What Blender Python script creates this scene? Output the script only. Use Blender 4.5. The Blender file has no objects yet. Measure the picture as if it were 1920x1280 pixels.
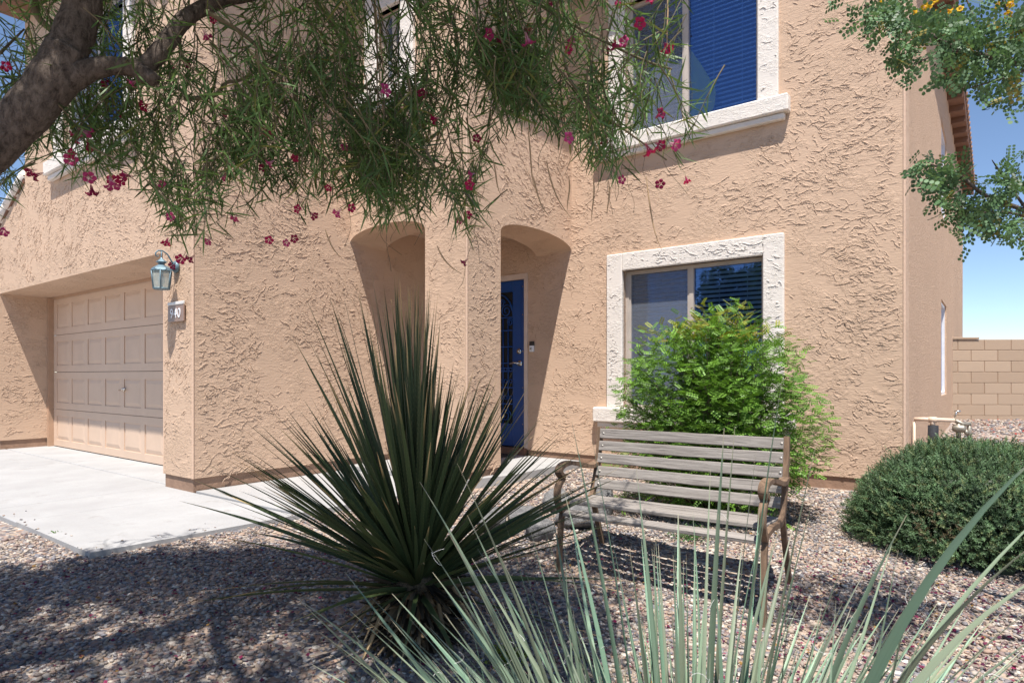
import bpy, math, random
import numpy as np
from mathutils import Vector, Matrix
R = math.radians
rng = np.random.default_rng(7)
random.seed(7)
scene = bpy.context.scene
COL = scene.collection

# ------------------------------------------------------------------ camera
cd = bpy.data.cameras.new("camera"); cam = bpy.data.objects.new("camera", cd); COL.objects.link(cam)
cam.location = (0, 0, 1.0); cam.rotation_euler = (R(90), 0, 0)
cd.sensor_width = 36; cd.lens = 22.31; cd.shift_y = 65/1920
cd.clip_start = .02; cd.clip_end = 1500
cd.dof.use_dof = True; cd.dof.focus_distance = 5.5; cd.dof.aperture_fstop = 9
scene.camera = cam
# ------------------------------------------------------------------ sky, sun, exposure
SUNV = Vector((.0688, 1.2017, -2.9)).normalized()          # travel direction of the light
w = bpy.data.worlds.new("World"); scene.world = w; w.use_nodes = True
nt = w.node_tree; bg = nt.nodes["Background"]; sk = nt.nodes.new("ShaderNodeTexSky")
sk.sky_type = 'NISHITA'; sk.sun_disc = False
sk.sun_elevation = R(67.5); sk.sun_rotation = math.atan2(-SUNV.x, -SUNV.y)
sk.altitude = 900; sk.air_density = .8; sk.dust_density = .0; sk.ozone_density = 1.5
nt.links.new(sk.outputs[0], bg.inputs[0]); bg.inputs[1].default_value = .102
sl = bpy.data.lights.new("sun", 'SUN'); so = bpy.data.objects.new("sun", sl); COL.objects.link(so)
sl.energy = 4.8; sl.angle = R(.53); sl.color = (1, .955, .89)
so.rotation_euler = SUNV.to_track_quat('-Z', 'Y').to_euler(); so.location = (0, -5, 12)
scene.view_settings.view_transform = 'Standard'; scene.view_settings.look = 'None'
scene.view_settings.exposure = .83; scene.view_settings.gamma = 1

# ------------------------------------------------------------------ helpers
def lin(a, b, n, endpoint=True): return [float(x) for x in np.linspace(a, b, n, endpoint=endpoint)]
def tag(o, label=None, cat=None, group=None, kind=None):
    for k, v in (('label', label), ('category', cat), ('group', group), ('kind', kind)):
        if v: o[k] = v
    return o
def empty(name, loc, rz=0, **kw):
    o = bpy.data.objects.new(name, None); COL.objects.link(o)
    o.location = loc; o.rotation_euler = (0, 0, rz); o.empty_display_size = .1
    return tag(o, **kw)
class MB:
    def __init__(s): s.v = []; s.f = []; s.sm = []
    def add(s, vs, fs, smooth=False):
        n = len(s.v); s.v += [tuple(v) for v in vs]
        for f in fs: s.f.append(tuple(i+n for i in f)); s.sm.append(smooth)
        return s
    def box(s, a0, a1, b0, b1, z0, z1):
        s.add([(a0,b0,z0),(a1,b0,z0),(a1,b1,z0),(a0,b1,z0),(a0,b0,z1),(a1,b0,z1),(a1,b1,z1),(a0,b1,z1)],
              [(0,3,2,1),(4,5,6,7),(0,1,5,4),(1,2,6,5),(2,3,7,6),(3,0,4,7)]); return s
    def bbox(s, a0, a1, b0, b1, z0, z1, c=.004):       # box with chamfered edges
        import itertools
        lo = (a0, b0, z0); hi = (a1, b1, z1); c = min(c, (a1-a0)/3, (b1-b0)/3, (z1-z0)/3)
        vid = {}; vs = []
        for sg in itertools.product((0, 1), repeat=3):
            for ax in range(3):
                p = [lo[k]+c if sg[k] == 0 else hi[k]-c for k in range(3)]
                p[ax] = lo[ax] if sg[ax] == 0 else hi[ax]
                vid[sg, ax] = len(vs); vs.append(p)
        fs = []
        for ax in range(3):
            o1, o2 = (ax+1) % 3, (ax+2) % 3
            for sd in (0, 1):
                q = []
                for (i, j) in ((0,0),(1,0),(1,1),(0,1)):
                    sg = [0,0,0]; sg[ax] = sd; sg[o1] = i; sg[o2] = j; q.append(vid[tuple(sg), ax])
                fs.append(q if sd else q[::-1])
            for i in (0, 1):
                for j in (0, 1):
                    s0 = [0,0,0]; s1 = [0,0,0]; s0[ax] = 0; s1[ax] = 1
                    for t in (s0, s1): t[o1] = i; t[o2] = j
                    q = [vid[tuple(s0), o1], vid[tuple(s1), o1], vid[tuple(s1), o2], vid[tuple(s0), o2]]
                    fs.append(q if (i ^ j) == 0 else q[::-1])
        for sg in itertools.product((0, 1), repeat=3):
            q = [vid[sg, 0], vid[sg, 1], vid[sg, 2]]
            fs.append(q if sum(sg) % 2 else q[::-1])
        return s.add(vs, fs)
    def prism(s, pts, axis, t0, t1):
        """polygon of (p,q) pairs extruded along axis 0, 1 or 2"""
        n = len(pts)
        def mk(p, q, t): return [(t,p,q),(p,t,q),(p,q,t)][axis]
        vs = [mk(p,q,t0) for p,q in pts]+[mk(p,q,t1) for p,q in pts]
        fs = [tuple(range(n))[::-1], tuple(range(n,2*n))]+[(i,(i+1)%n,n+(i+1)%n,n+i) for i in range(n)]
        return s.add(vs, fs)
    def tube(s, pts, rad, n=8, cap=True, smooth=True):
        pts = [Vector(p) for p in pts]; m = len(pts)
        if not hasattr(rad, '__len__'): rad = [rad]*m
        d = (pts[1]-pts[0]).normalized(); up = Vector((0,0,1)) if abs(d.z) < .9 else Vector((1,0,0))
        nx = d.cross(up).normalized(); vs = []
        for i in range(m):
            d = (pts[min(i+1,m-1)]-pts[max(i-1,0)]).normalized()
            nx = (nx-d*nx.dot(d)).normalized(); ny = d.cross(nx)
            for k in range(n):
                a = 2*math.pi*k/n; vs.append(pts[i]+(nx*math.cos(a)+ny*math.sin(a))*rad[i])
        fs = [(i*n+k, i*n+(k+1)%n, (i+1)*n+(k+1)%n, (i+1)*n+k) for i in range(m-1) for k in range(n)]
        if cap: fs += [tuple(range(n))[::-1], tuple(range((m-1)*n, m*n))]
        return s.add(vs, fs, smooth)
    def lathe(s, prof, c, n=16, axis=2, smooth=True):
        vs = []
        for r, h in prof:
            for k in range(n):
                a = 2*math.pi*k/n; p = [r*math.cos(a), r*math.sin(a)]
                q = [p[0], p[1], h] if axis == 2 else ([h, p[0], p[1]] if axis == 0 else [p[0], h, p[1]])
                vs.append((c[0]+q[0], c[1]+q[1], c[2]+q[2]))
        m = len(prof)
        fs = [(i*n+k, i*n+(k+1)%n, (i+1)*n+(k+1)%n, (i+1)*n+k) for i in range(m-1) for k in range(n)]
        fs += [tuple(range(n))[::-1], tuple(range((m-1)*n, m*n))]
        return s.add(vs, fs, smooth)
    def build(s, name, mat, parent=None, org=None, recalc=True):
        me = bpy.data.meshes.new(name)
        v = s.v if org is None else [(a-org[0], b-org[1], c-org[2]) for a,b,c in s.v]
        me.from_pydata(v, [], s.f); me.polygons.foreach_set('use_smooth', s.sm)
        if recalc:
            import bmesh
            bm = bmesh.new(); bm.from_mesh(me); bmesh.ops.recalc_face_normals(bm, faces=bm.faces); bm.to_mesh(me); bm.free()
        me.materials.append(mat); me.update()
        o = bpy.data.objects.new(name, me); COL.objects.link(o); o.parent = parent
        return o
def np_obj(name, V, F, mat, parent=None, org=None, col=None, uv=None, smooth=False):
    """V (n,3), F (m,k) numpy -> one mesh; col (n,3) per vertex, uv (n,2) per vertex"""
    V = np.asarray(V, dtype=np.float32); F = np.asarray(F, dtype=np.int32)
    if org is not None: V = V-np.asarray(org, dtype=np.float32)
    me = bpy.data.meshes.new(name); m, k = F.shape
    me.vertices.add(len(V)); me.vertices.foreach_set('co', V.ravel())
    me.loops.add(m*k); me.loops.foreach_set('vertex_index', F.ravel())
    me.polygons.add(m); me.polygons.foreach_set('loop_start', np.arange(0, m*k, k, dtype=np.int32))
    try: me.polygons.foreach_set('loop_total', np.full(m, k, dtype=np.int32))
    except Exception: pass
    me.polygons.foreach_set('use_smooth', np.full(m, smooth))
    if col is not None:
        at = me.color_attributes.new('col', 'FLOAT_COLOR', 'POINT')
        at.data.foreach_set('color', np.c_[col, np.ones(len(col))].astype(np.float32).ravel())
    if uv is not None:
        ul = me.uv_layers.new(name='UVMap'); ul.data.foreach_set('uv', np.asarray(uv, dtype=np.float32)[F.ravel()].ravel())
    me.update(calc_edges=True); me.validate()
    me.materials.append(mat)
    o = bpy.data.objects.new(name, me); COL.objects.link(o); o.parent = parent
    return o
def norm(a): return a/np.maximum(np.linalg.norm(a, axis=-1, keepdims=True), 1e-9)
def frames(d, nrm):
    """rotation matrices with columns x=side, y=direction d, z=normal"""
    d = norm(d); x = norm(np.cross(d, nrm)); z = np.cross(x, d)
    return np.stack([x, d, z], axis=-1)
def scatter(tv, tf, pos, rot, scl):
    """template (n,3),(m,k) copied to every pos with rot (N,3,3) and scale (N,) or (N,3)"""
    scl = np.asarray(scl); scl = scl[:, None, None] if scl.ndim == 1 else scl[:, None, :]
    V = np.einsum('nij,nkj->nki', rot, tv[None]*scl)+pos[:, None, :]
    n = len(tv); F = tf[None]+(np.arange(len(pos))*n)[:, None, None]
    return V.reshape(-1, 3), F.reshape(-1, tf.shape[1])
def rnd_dirs(n, zmin=-1, zmax=1):
    z = rng.uniform(zmin, zmax, n); a = rng.uniform(0, 2*math.pi, n); r = np.sqrt(1-z*z)
    return np.c_[r*np.cos(a), r*np.sin(a), z]

# ------------------------------------------------------------------ materials
class N:
    def __init__(s, name):
        s.m = bpy.data.materials.new(name); s.m.use_nodes = True; s.t = s.m.node_tree
        s.b = s.t.nodes['Principled BSDF']; s.out = s.t.nodes['Material Output']
        s.tc = s.t.nodes.new('ShaderNodeTexCoord')
    def n(s, typ, **kw):
        nd = s.t.nodes.new('ShaderNode'+typ)
        for k, v in kw.items():
            if k.startswith('i_'): nd.inputs[k[2:].replace('_', ' ')].default_value = v
            else: setattr(nd, k, v)
        return nd
    def l(s, a, b): s.t.links.new(a, b)
    def map(s, scale=(1,1,1), src='Object', rot=(0,0,0)):
        mp = s.n('Mapping'); mp.inputs['Scale'].default_value = scale; mp.inputs['Rotation'].default_value = rot
        s.l(s.tc.outputs[src], mp.inputs[0]); return mp.outputs[0]
    def noise(s, vec, scale, detail=3, rough=.5, dist=0):
        nd = s.n('TexNoise'); nd.inputs['Scale'].default_value = scale; nd.inputs['Detail'].default_value = detail
        nd.inputs['Roughness'].default_value = rough; nd.inputs['Distortion'].default_value = dist
        s.l(vec, nd.inputs['Vector']); return nd.outputs['Fac']
    def ramp(s, fac, stops, interp='LINEAR'):
        r = s.n('ValToRGB'); e = r.color_ramp.elements; r.color_ramp.interpolation = interp
        while len(e) < len(stops): e.new(.5)
        for el, (p, c) in zip(e, stops):
            el.position = p; el.color = (*c, 1) if hasattr(c, '__len__') else (c, c, c, 1)
        s.l(fac, r.inputs[0]); return r.outputs[0]
    def mathn(s, op, a, b=None, c=None, clamp=False):
        nd = s.n('Math', operation=op, use_clamp=clamp)
        for i, x in enumerate((a, b, c)):
            if x is None: continue
            if isinstance(x, (int, float)): nd.inputs[i].default_value = x
            else: s.l(x, nd.inputs[i])
        return nd.outputs[0]
    def mix(s, fac, a, b, typ='MIX'):
        nd = s.n('Mix', data_type='RGBA', blend_type=typ)
        for i, x in ((0, fac), (6, a), (7, b)):
            if isinstance(x, (int, float)): nd.inputs[i].default_value = x
            elif isinstance(x, tuple): nd.inputs[i].default_value = (*x, 1)
            else: s.l(x, nd.inputs[i])
        return nd.outputs[2]
    def bump(s, h, dist=.01, strength=1):
        nd = s.n('Bump'); nd.inputs['Distance'].default_value = dist; nd.inputs['Strength'].default_value = strength
        s.l(h, nd.inputs['Height']); s.l(nd.outputs[0], s.b.inputs['Normal']); return nd
    def base(s, c, rough=.8, spec=.3, metal=0):
        if isinstance(c, tuple): s.b.inputs['Base Color'].default_value = (*c, 1)
        else: s.l(c, s.b.inputs['Base Color'])
        s.b.inputs['Roughness'].default_value = rough; s.b.inputs['Specular IOR Level'].default_value = spec
        s.b.inputs['Metallic'].default_value = metal; return s.m

def stucco(name, c, amp=.009, sc=1.0, dirt=.12):
    k = N(name)
    mask = k.ramp(k.noise(k.map((1, 1, 1.3)), 3.1*sc, 4, .6, .4), [(.44, 0), (.53, 1)])
    h = k.mathn('MULTIPLY', k.mathn('MULTIPLY', k.ramp(k.noise(k.map((1, 1, 1.7)), 20*sc, 5, .7, .6), [(.42, 0), (.56, 1)]), mask), .38)
    trow = k.noise(k.map((1, 1, 5), rot=(.2, .35, 0)), 14*sc, 3, .6)      # trowel drag
    h = k.mathn('ADD', h, k.mathn('MULTIPLY', trow, .30))
    h = k.mathn('ADD', h, k.mathn('MULTIPLY', k.noise(k.map(), 90, 3, .6), .10))
    k.bump(h, amp, 1)
    big = k.noise(k.map(), .9, 4, .6)
    col = k.mix(k.ramp(big, [(.35, 0), (.7, 1)]), tuple(x*(1-dirt*.5) for x in c), tuple(min(1, x*(1+dirt*.45)) for x in c))
    fine = k.noise(k.map(), 34, 4, .7)
    col = k.mix(k.mathn('MULTIPLY', k.ramp(fine, [(.4, 0), (.7, 1)]), .15), col, tuple(x*.85 for x in c))
    # dusty splash zone near the ground
    return k.base(col, .92, .15)
def spray(name, c):
    k = N(name); h = k.noise(k.map((1, 1, 1.4)), 34, 4, .7, .4)
    h2 = k.ramp(h, [(.44, 0), (.60, 1)]); k.bump(h2, .011, 1)
    col = k.mix(k.noise(k.map(), 1.2, 3), tuple(x*.93 for x in c), tuple(x*1.05 for x in c))
    return k.base(col, .92, .15)
def paint(name, c, rough=.6, spec=.4, var=.08, sc=8, bump=.0008, bsc=60, metal=0):
    k = N(name); nz = k.noise(k.map(), sc, 4, .6)
    col = k.mix(k.ramp(nz, [(.3, 0), (.7, 1)]), tuple(x*(1-var) for x in c), tuple(min(1, x*(1+var)) for x in c))
    if bump: k.bump(k.noise(k.map(), bsc, 3), bump, 1)
    return k.base(col, rough, spec, metal)
def attr_leaf(name, trans=.28, rough=.5, spec=.35, streak=False):
    k = N(name); a = k.n('Attribute', attribute_name='col'); c = a.outputs['Color']
    k.base(c, rough, spec)
    if trans:
        tr = k.n('BsdfTranslucent'); k.l(k.mix(.5, c, k.mix(1, c, (1.0, 1.0, .35), 'MULTIPLY')), tr.inputs[0])
        mx = k.n('MixShader'); mx.inputs[0].default_value = trans
        k.l(k.b.outputs[0], mx.inputs[1]); k.l(tr.outputs[0], mx.inputs[2]); k.l(mx.outputs[0], k.out.inputs[0])
    return k.m
def blade_mat(name, streak=.25, edge=None, trans=.08, rough=.5):
    k = N(name); a = k.n('Attribute', attribute_name='col'); uv = k.n('UVMap')
    mp = k.n('Mapping'); mp.inputs['Scale'].default_value = (9, 1.2, 1); k.l(uv.outputs[0], mp.inputs[0])
    st = k.noise(mp.outputs[0], 3, 3, .6)
    col = k.mix(k.mathn('MULTIPLY', k.ramp(st, [(.35, 0), (.7, 1)]), streak), a.outputs['Color'], k.mix(1, a.outputs['Color'], (1.9, 1.9, 1.9), 'MULTIPLY'))
    if edge:
        sx = k.n('SeparateXYZ'); k.l(uv.outputs[0], sx.inputs[0])
        e = k.mathn('GREATER_THAN', k.mathn('ABSOLUTE', k.mathn('SUBTRACT', sx.outputs[0], .5)), .44)
        th = k.mathn('GREATER_THAN', k.mathn('SINE', k.mathn('MULTIPLY', sx.outputs[1], 300.)), .1)
        col = k.mix(k.mathn('MULTIPLY', e, th), col, edge)
    k.base(col, rough, .4)
    tr = k.n('BsdfTranslucent'); k.l(col, tr.inputs[0]); mx = k.n('MixShader'); mx.inputs[0].default_value = trans
    k.l(k.b.outputs[0], mx.inputs[1]); k.l(tr.outputs[0], mx.inputs[2]); k.l(mx.outputs[0], k.out.inputs[0])
    return k.m
PEB = [(0, (.28, .225, .19)), (.14, (.115, .105, .11)), (.28, (.36, .285, .22)), (.40, (.22, .155, .14)), (.52, (.43, .37, .31)),
       (.64, (.165, .165, .185)), (.74, (.35, .24, .18)), (.84, (.26, .24, .24)), (.93, (.54, .49, .43))]
def pebble_mat():
    k = N('pebble_stone'); g = k.n('NewGeometry')
    c = k.ramp(g.outputs['Random Per Island'], PEB, 'CONSTANT')
    n = k.noise(k.map(), 120, 3, .6); c = k.mix(k.mathn('MULTIPLY', n, .35), c, (.20, .16, .14))
    return k.base(c, .7, .3)
def gravel_mat():
    k = N('gravel_ground'); v = k.n('TexVoronoi'); v.inputs['Scale'].default_value = 42; v.inputs['Randomness'].default_value = 1
    k.l(k.map(), v.inputs['Vector']); sx = k.n('SeparateColor'); k.l(v.outputs['Color'], sx.inputs[0])
    c = k.ramp(sx.outputs[0], PEB, 'CONSTANT')
    far = k.noise(k.map(), .8, 4, .6)
    c = k.mix(k.ramp(far, [(.5, 0), (.62, .75)]), c, (.40, .29, .215))
    k.bump(k.mathn('SUBTRACT', 1.0, v.outputs['Distance']), .012, 1)
    return k.base(c, .85, .2)
def concrete():
    k = N('concrete'); n = k.noise(k.map(), 1.6, 5, .6); n2 = k.noise(k.map(), 60, 3, .7)
    c = k.mix(k.ramp(n, [(.3, 0), (.72, 1)]), (.31, .305, .305), (.39, .388, .388))
    c = k.mix(k.mathn('MULTIPLY', k.ramp(n2, [(.45, 0), (.8, 1)]), .35), c, (.27, .26, .25))
    st = k.noise(k.map(), 3, 7, .78); c = k.mix(k.ramp(st, [(.56, 0), (.70, .5)]), c, (.22, .20, .18))
    k.bump(n2, .0015, 1); return k.base(c, .85, .2)
def wood(name, c1, c2, axis=0, sc=1.):
    k = N(name); s = [40*sc]*3; s[axis] = 1.6*sc
    n = k.noise(k.map(tuple(s)), 2.2, 6, .75, .6); n2 = k.noise(k.map(tuple(x*.35 for x in s)), 2, 3, .6)
    c = k.mix(k.ramp(n, [(.32, 0), (.62, 1)]), c1, c2); c = k.mix(k.mathn('MULTIPLY', n2, .5), c, tuple(x*.75 for x in c2))
    k.bump(n, .004, 1); return k.base(c, .9, .12)
def bark(name, c1, c2, sc=1.):
    k = N(name); n = k.noise(k.map((1, 1, .55)), 52*sc, 8, .75, .35); n2 = k.noise(k.map(), 5*sc, 4, .6)
    c = k.mix(k.ramp(n, [(.35, 0), (.62, 1)]), c1, c2); c = k.mix(k.mathn('MULTIPLY', n2, .5), c, tuple(x*.6 for x in c2))
    k.bump(n, .02/sc, 1); return k.base(c, .9, .12)
def glass(name, tint, refl=.35, rough=.012):
    k = N(name); k.t.nodes.remove(k.b)
    tr = k.n('BsdfTransparent'); tr.inputs[0].default_value = (.68, .80, .94, 1)
    gl = k.n('BsdfGlossy'); gl.inputs[0].default_value = (*tint, 1); gl.inputs['Roughness'].default_value = rough
    bp = k.n('Bump'); bp.inputs['Distance'].default_value = .012; bp.inputs['Strength'].default_value = .35
    k.l(k.noise(k.map(), 1.4, 2), bp.inputs['Height']); k.l(bp.outputs[0], gl.inputs['Normal'])
    fr = k.n('Fresnel'); fr.inputs[0].default_value = 1.5
    mx = k.n('MixShader'); k.l(k.mathn('ADD', fr.outputs[0], refl, clamp=True), mx.inputs[0])
    k.l(tr.outputs[0], mx.inputs[1]); k.l(gl.outputs[0], mx.inputs[2]); k.l(mx.outputs[0], k.out.inputs[0])
    return k.m
def screen_mat():
    k = N('insect_screen'); k.base((.16, .18, .22), .7, .4)
    tr = k.n('BsdfTransparent'); mx = k.n('MixShader')
    v = k.map((1, 1, 1)); s1 = k.n('SeparateXYZ'); k.l(v, s1.inputs[0])
    wv = k.mathn('ADD', k.mathn('MULTIPLY', k.noise(k.map((60, 60, 3)), 1, 2), .35), k.mathn('MULTIPLY', k.noise(k.map((3, 3, 70)), 1, 2), .35))
    k.l(k.mathn('ADD', wv, .18), mx.inputs[0]); k.l(tr.outputs[0], mx.inputs[1]); k.l(k.b.outputs[0], mx.inputs[2])
    k.l(mx.outputs[0], k.out.inputs[0]); return k.m
C_ST = (.572, .406, .292)
M = dict(
 stucco=stucco('stucco', C_ST), spray=spray('spray_stucco', (.68, .475, .335)),
 trim=stucco('trim_stucco', (.74, .68, .62), amp=.006, sc=1.5, dirt=.08),
 bead=paint('corner_bead', (.58, .41, .305), .9, .15, .06, 6, .002, 40),
 base=paint('foundation_paint', (.29, .185, .13), .8, .2, .2, 4, .004, 30),
 fascia=paint('fascia_paint', (.16, .08, .05), .7), soffit=paint('soffit_paint', (.20, .11, .075), .8),
 rooftile=paint('roof_tile', (.24, .14, .10), .85, .2, .25, 6, .01, 12),
 gdoor=paint('garage_door_paint', (.60, .44, .33), .55, .35, .04, 4, .0006, 90),
 gtrim=paint('garage_trim_paint', (.42, .27, .18), .6), dark=paint('dark_void', (.02, .018, .016), .9, .1),
 gasket=paint('black_rubber', (.02, .02, .02), .8, .2),
 blue=paint('blue_door_paint', (.004, .052, .22), .4, .45, .06, 5, .0005, 70),
 doorframe=paint('white_door_frame', (.62, .50, .42), .5), steel=paint('brushed_nickel', (.62, .60, .57), .25, .5, .04, 20, 0, metal=1),
 winframe=paint('window_frame_vinyl', (.46, .40, .35), .5), blind=paint('blind_slat', (.82, .80, .74), .6, .3, .05),
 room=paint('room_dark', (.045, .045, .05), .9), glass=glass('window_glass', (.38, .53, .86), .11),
 screen=screen_mat(), concrete=concrete(), gravel=gravel_mat(), pebble=pebble_mat(),
 slat=wood('weathered_slat', (.10, .085, .075), (.36, .325, .295), 0), iron=wood('rusty_frame', (.075, .05, .036), (.25, .165, .11), 2, .5),
 bolt=paint('bolt_head', (.45, .42, .38), .5, .5, .1, 20, 0, metal=.6),
 bark=bark('willow_bark', (.03, .023, .019), (.26, .205, .17)), twig=paint('twig_bark', (.17, .14, .09), .85, .2, .3, 12),
 deadleaf=blade_mat('dead_leaf', .3, None, .1, .8), stub=bark('leaf_base_stub', (.035, .022, .014), (.30, .21, .12), 2),
 leaf=attr_leaf('leaf', .30), sotol=blade_mat('sotol_blade', .30, (.16, .17, .07), .05, .55), hesp=blade_mat('hesperaloe_blade', .16, None, .12, .5),
 thread=paint('leaf_thread', (.75, .74, .72), .7), petal=attr_leaf('petal', .35, .6), pod=paint('seed_pod', (.42, .28, .16), .8),
 rock=bark('grey_rock', (.11, .11, .115), (.33, .32, .315), .5), block=None,
 pipe=paint('painted_pipe', (.62, .47, .36), .6), foam=paint('foam_insulation', (.018, .019, .024), .75, .3, .2, 30, .004, 80),
 brass=paint('aged_brass', (.30, .27, .22), .5, .5, .2, 30, .001, 50, metal=.6),
 lamp=paint('verdigris_metal', (.13, .20, .24), .5, .4, .25, 20, .001, 60, metal=.3), lampglass=None,
 sign=paint('sign_plate', (.26, .165, .125), .35, .5, .05), signtop=paint('sign_edge', (.66, .63, .60), .3, .5), digit=paint('white_digit', (.75, .75, .78), .4),
 lit_patch=paint('lit_patch_yellow', (.98, .72, .10), .9), white=paint('white_plastic', (.75, .75, .76), .4), black=paint('black_plastic', (.015, .015, .017), .3, .5), mat_dark=paint('door_mat', (.05, .045, .05), .95, .1, .2, 20, .006, 60),
)
k = N('block_concrete'); g = k.n('NewGeometry')
c = k.ramp(g.outputs['Random Per Island'], [(0, (.37, .28, .205)), (.5, (.40, .305, .225)), (1, (.43, .33, .245))])
c = k.mix(k.mathn('MULTIPLY', k.noise(k.map(), 60, 3, .7), .4), c, (.30, .20, .14)); k.bump(k.noise(k.map(), 90, 3, .7), .004)
M['block'] = k.base(c, .92, .15)
k = N('lamp_glass'); k.t.nodes.remove(k.b); tr = k.n('BsdfTransparent'); tr.inputs[0].default_value = (.85, .9, .88, 1)
df = k.n('BsdfPrincipled'); df.inputs['Base Color'].default_value = (.6, .66, .62, 1); df.inputs['Roughness'].default_value = .15
mx = k.n('MixShader'); mx.inputs[0].default_value = .45; k.l(tr.outputs[0], mx.inputs[1]); k.l(df.outputs[0], mx.inputs[2]); k.l(mx.outputs[0], k.out.inputs[0]); M['lampglass'] = k.m

# ------------------------------------------------------------------ house frame: a runs right along the facade, b runs back, z up
G = np.array([-2.7346, 5.4328]); TH = R(-37.1003); EX = np.array([math.cos(TH), math.sin(TH)]); EY = np.array([-math.sin(TH), math.cos(TH)])
def loc2w(a, b, z=0): p = G+a*EX+b*EY; return (float(p[0]), float(p[1]), z)
def w2loc(x, y): d = np.stack([x-G[0], y-G[1]], -1); return d@EX, d@EY
def hroot(name, a=0, b=0, z=0, **kw): return empty(name, loc2w(a, b, z), TH, **kw)

# ------------------------------------------------------------------ ground
def sstep(x, a, b): t = np.clip((x-a)/(b-a), 0, 1); return t*t*(3-2*t)
def gz(X, Y):
    X = np.asarray(X, float); Y = np.asarray(Y, float)
    y0 = 3.5+.6*sstep(X, -1.6, -.2)
    z = -.03-.10*np.clip(y0-Y, 0, 2.2)+.028*np.clip(Y-5.2, 0, 7)*sstep(X, 1.5, 3.5)
    z = z+.05*sstep(X, 2.0, 3.2)*sstep(Y, 3.6, 5.2)
    return z+.012*np.sin(X*2.3+1)*np.cos(Y*2.9)
gx = np.r_[-400, -120, -40, -18, np.linspace(-9, 14, 93), 25, 60, 140, 400]
gy = np.r_[-400, -120, -40, -12, np.linspace(-4, 16, 81), 28, 60, 140, 420]
XX, YY = np.meshgrid(gx, gy); ZZ = gz(XX, YY); nx, ny = len(gx), len(gy)
ii = np.arange(nx*ny).reshape(ny, nx)
o = np_obj('gravel_ground', np.c_[XX.ravel(), YY.ravel(), ZZ.ravel()], np.stack([ii[:-1,:-1], ii[:-1,1:], ii[1:,1:], ii[1:,:-1]], -1).reshape(-1, 4), M['gravel'], smooth=True)
tag(o, kind='structure')
dw = MB()
for a0, a1 in ((-5.62, -3.1), (-3.084, -.540)):
    for b0, b1 in ((-9, -5.0), (-4.985, -2.6), (-2.585, .072), (.088, .70)): dw.bbox(a0, a1, b0, b1, -.12, 0, .006)
dwo = dw.build('driveway', M['concrete']); dwo.location = loc2w(0, 0); dwo.rotation_euler.z = TH; tag(dwo, kind='structure')
wk = MB(); wk.bbox(-.524, .10, -1.26, .02, -.12, 0, .006)
wk.prism([(.110, -1.26), (1.38, -1.26), (1.46, .02), (.110, .02)], 2, -.12, .0)
wk.prism([(.0, .030), (1.462, .030), (1.60, 1.62), (.0, 1.62)], 2, -.12, .012)
wk.prism([(.0, 1.63), (1.64, 1.63), (1.80, 2.2), (1.78, 3.45), (.0, 3.45)], 2, -.12, .055)
wko = wk.build('walkway', M['concrete']); wko.location = loc2w(0, 0); wko.rotation_euler.z = TH; tag(wko, kind='structure')

# pebbles: one loose layer of real stones over the gravel the camera can see
def ico():
    t = (1+5**.5)/2
    v = np.array([(-1,t,0),(1,t,0),(-1,-t,0),(1,-t,0),(0,-1,t),(0,1,t),(0,-1,-t),(0,1,-t),(t,0,-1),(t,0,1),(-t,0,-1),(-t,0,1)], float)
    f = np.array([(0,11,5),(0,5,1),(0,1,7),(0,7,10),(0,10,11),(1,5,9),(5,11,4),(11,10,2),(10,7,6),(7,1,8),(3,9,4),(3,4,2),(3,2,6),(3,6,8),(3,8,9),(4,9,5),(2,4,11),(6,2,10),(8,6,7),(9,8,1)])
    return v/np.linalg.norm(v[0]), f
IV, IF = ico()
def on_slab(x, y, pad=.0):
    a, b = w2loc(x, y)
    s = (a > -5.7)&(a < -.52)&(b > -9)&(b < .7)
    s |= (a > -.6)&(a < 1.38+.062*(b+1.26)+pad)&(b > -1.26-pad)&(b < .05)
    s |= (a > -.6)&(a < 1.47+.09*b)&(b >= .0)&(b < 1.7)
    s |= (a > -9)&(a < 1.79)&(b >= 1.6)
    s |= (a > -9)&(a < 4.93)&(b >= 3.44)
    s |= (a > -9)&(a < .01)&(b >= .0)
    return s
P = []
for (n, y0, y1, x0, x1, s0, s1) in ((66000, 1.9, 4.6, -3.2, 4.2, .006, .0138), (40000, 4.6, 7.6, -4.6, 7, .009, .017), (20000, 7.4, 13.5, 3.6, 14, .015, .028), (9000, -1, 1.9, -2.5, 3, .010, .018)):
    x = rng.uniform(x0, x1, n); y = rng.uniform(y0, y1, n); s = rng.uniform(s0, s1, n)*rng.choice([1, 1, 1, 1.35], n)
    bare = (np.sin(x*3.1+y*1.3)+np.sin(x*1.7-y*4.1+2)+np.sin(y*2.2+x*5.3)) > 1.75
    k_ = ~on_slab(x, y, .01)&~(bare&(rng.random(n) < .75)); P.append(np.c_[x, y, s][k_])
P = np.vstack(P); n = len(P)
ang = rng.uniform(0, 2*math.pi, n); tilt = rng.normal(0, .28, (n, 2))
ca, sa = np.cos(ang), np.sin(ang); nrm = norm(np.c_[tilt, np.ones(n)])
rot = frames(np.c_[ca, sa, np.zeros(n)]-nrm*np.sum(np.c_[ca, sa, np.zeros(n)]*nrm, 1)[:, None], nrm)
scl = np.c_[P[:, 2]*rng.uniform(.55, .85, n), P[:, 2]*rng.uniform(.8, 1.2, n), P[:, 2]*rng.uniform(.32, .6, n)]
pos = np.c_[P[:, 0], P[:, 1], gz(P[:, 0], P[:, 1])+P[:, 2]*rng.uniform(.05, .5, n)]
xs = rng.uniform(-.5, 1.5, 44); ys = -1.26+np.abs(rng.normal(0, .07, 44)); e2 = rng.random(44) < .5      # stray stones on the slab edge
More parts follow.
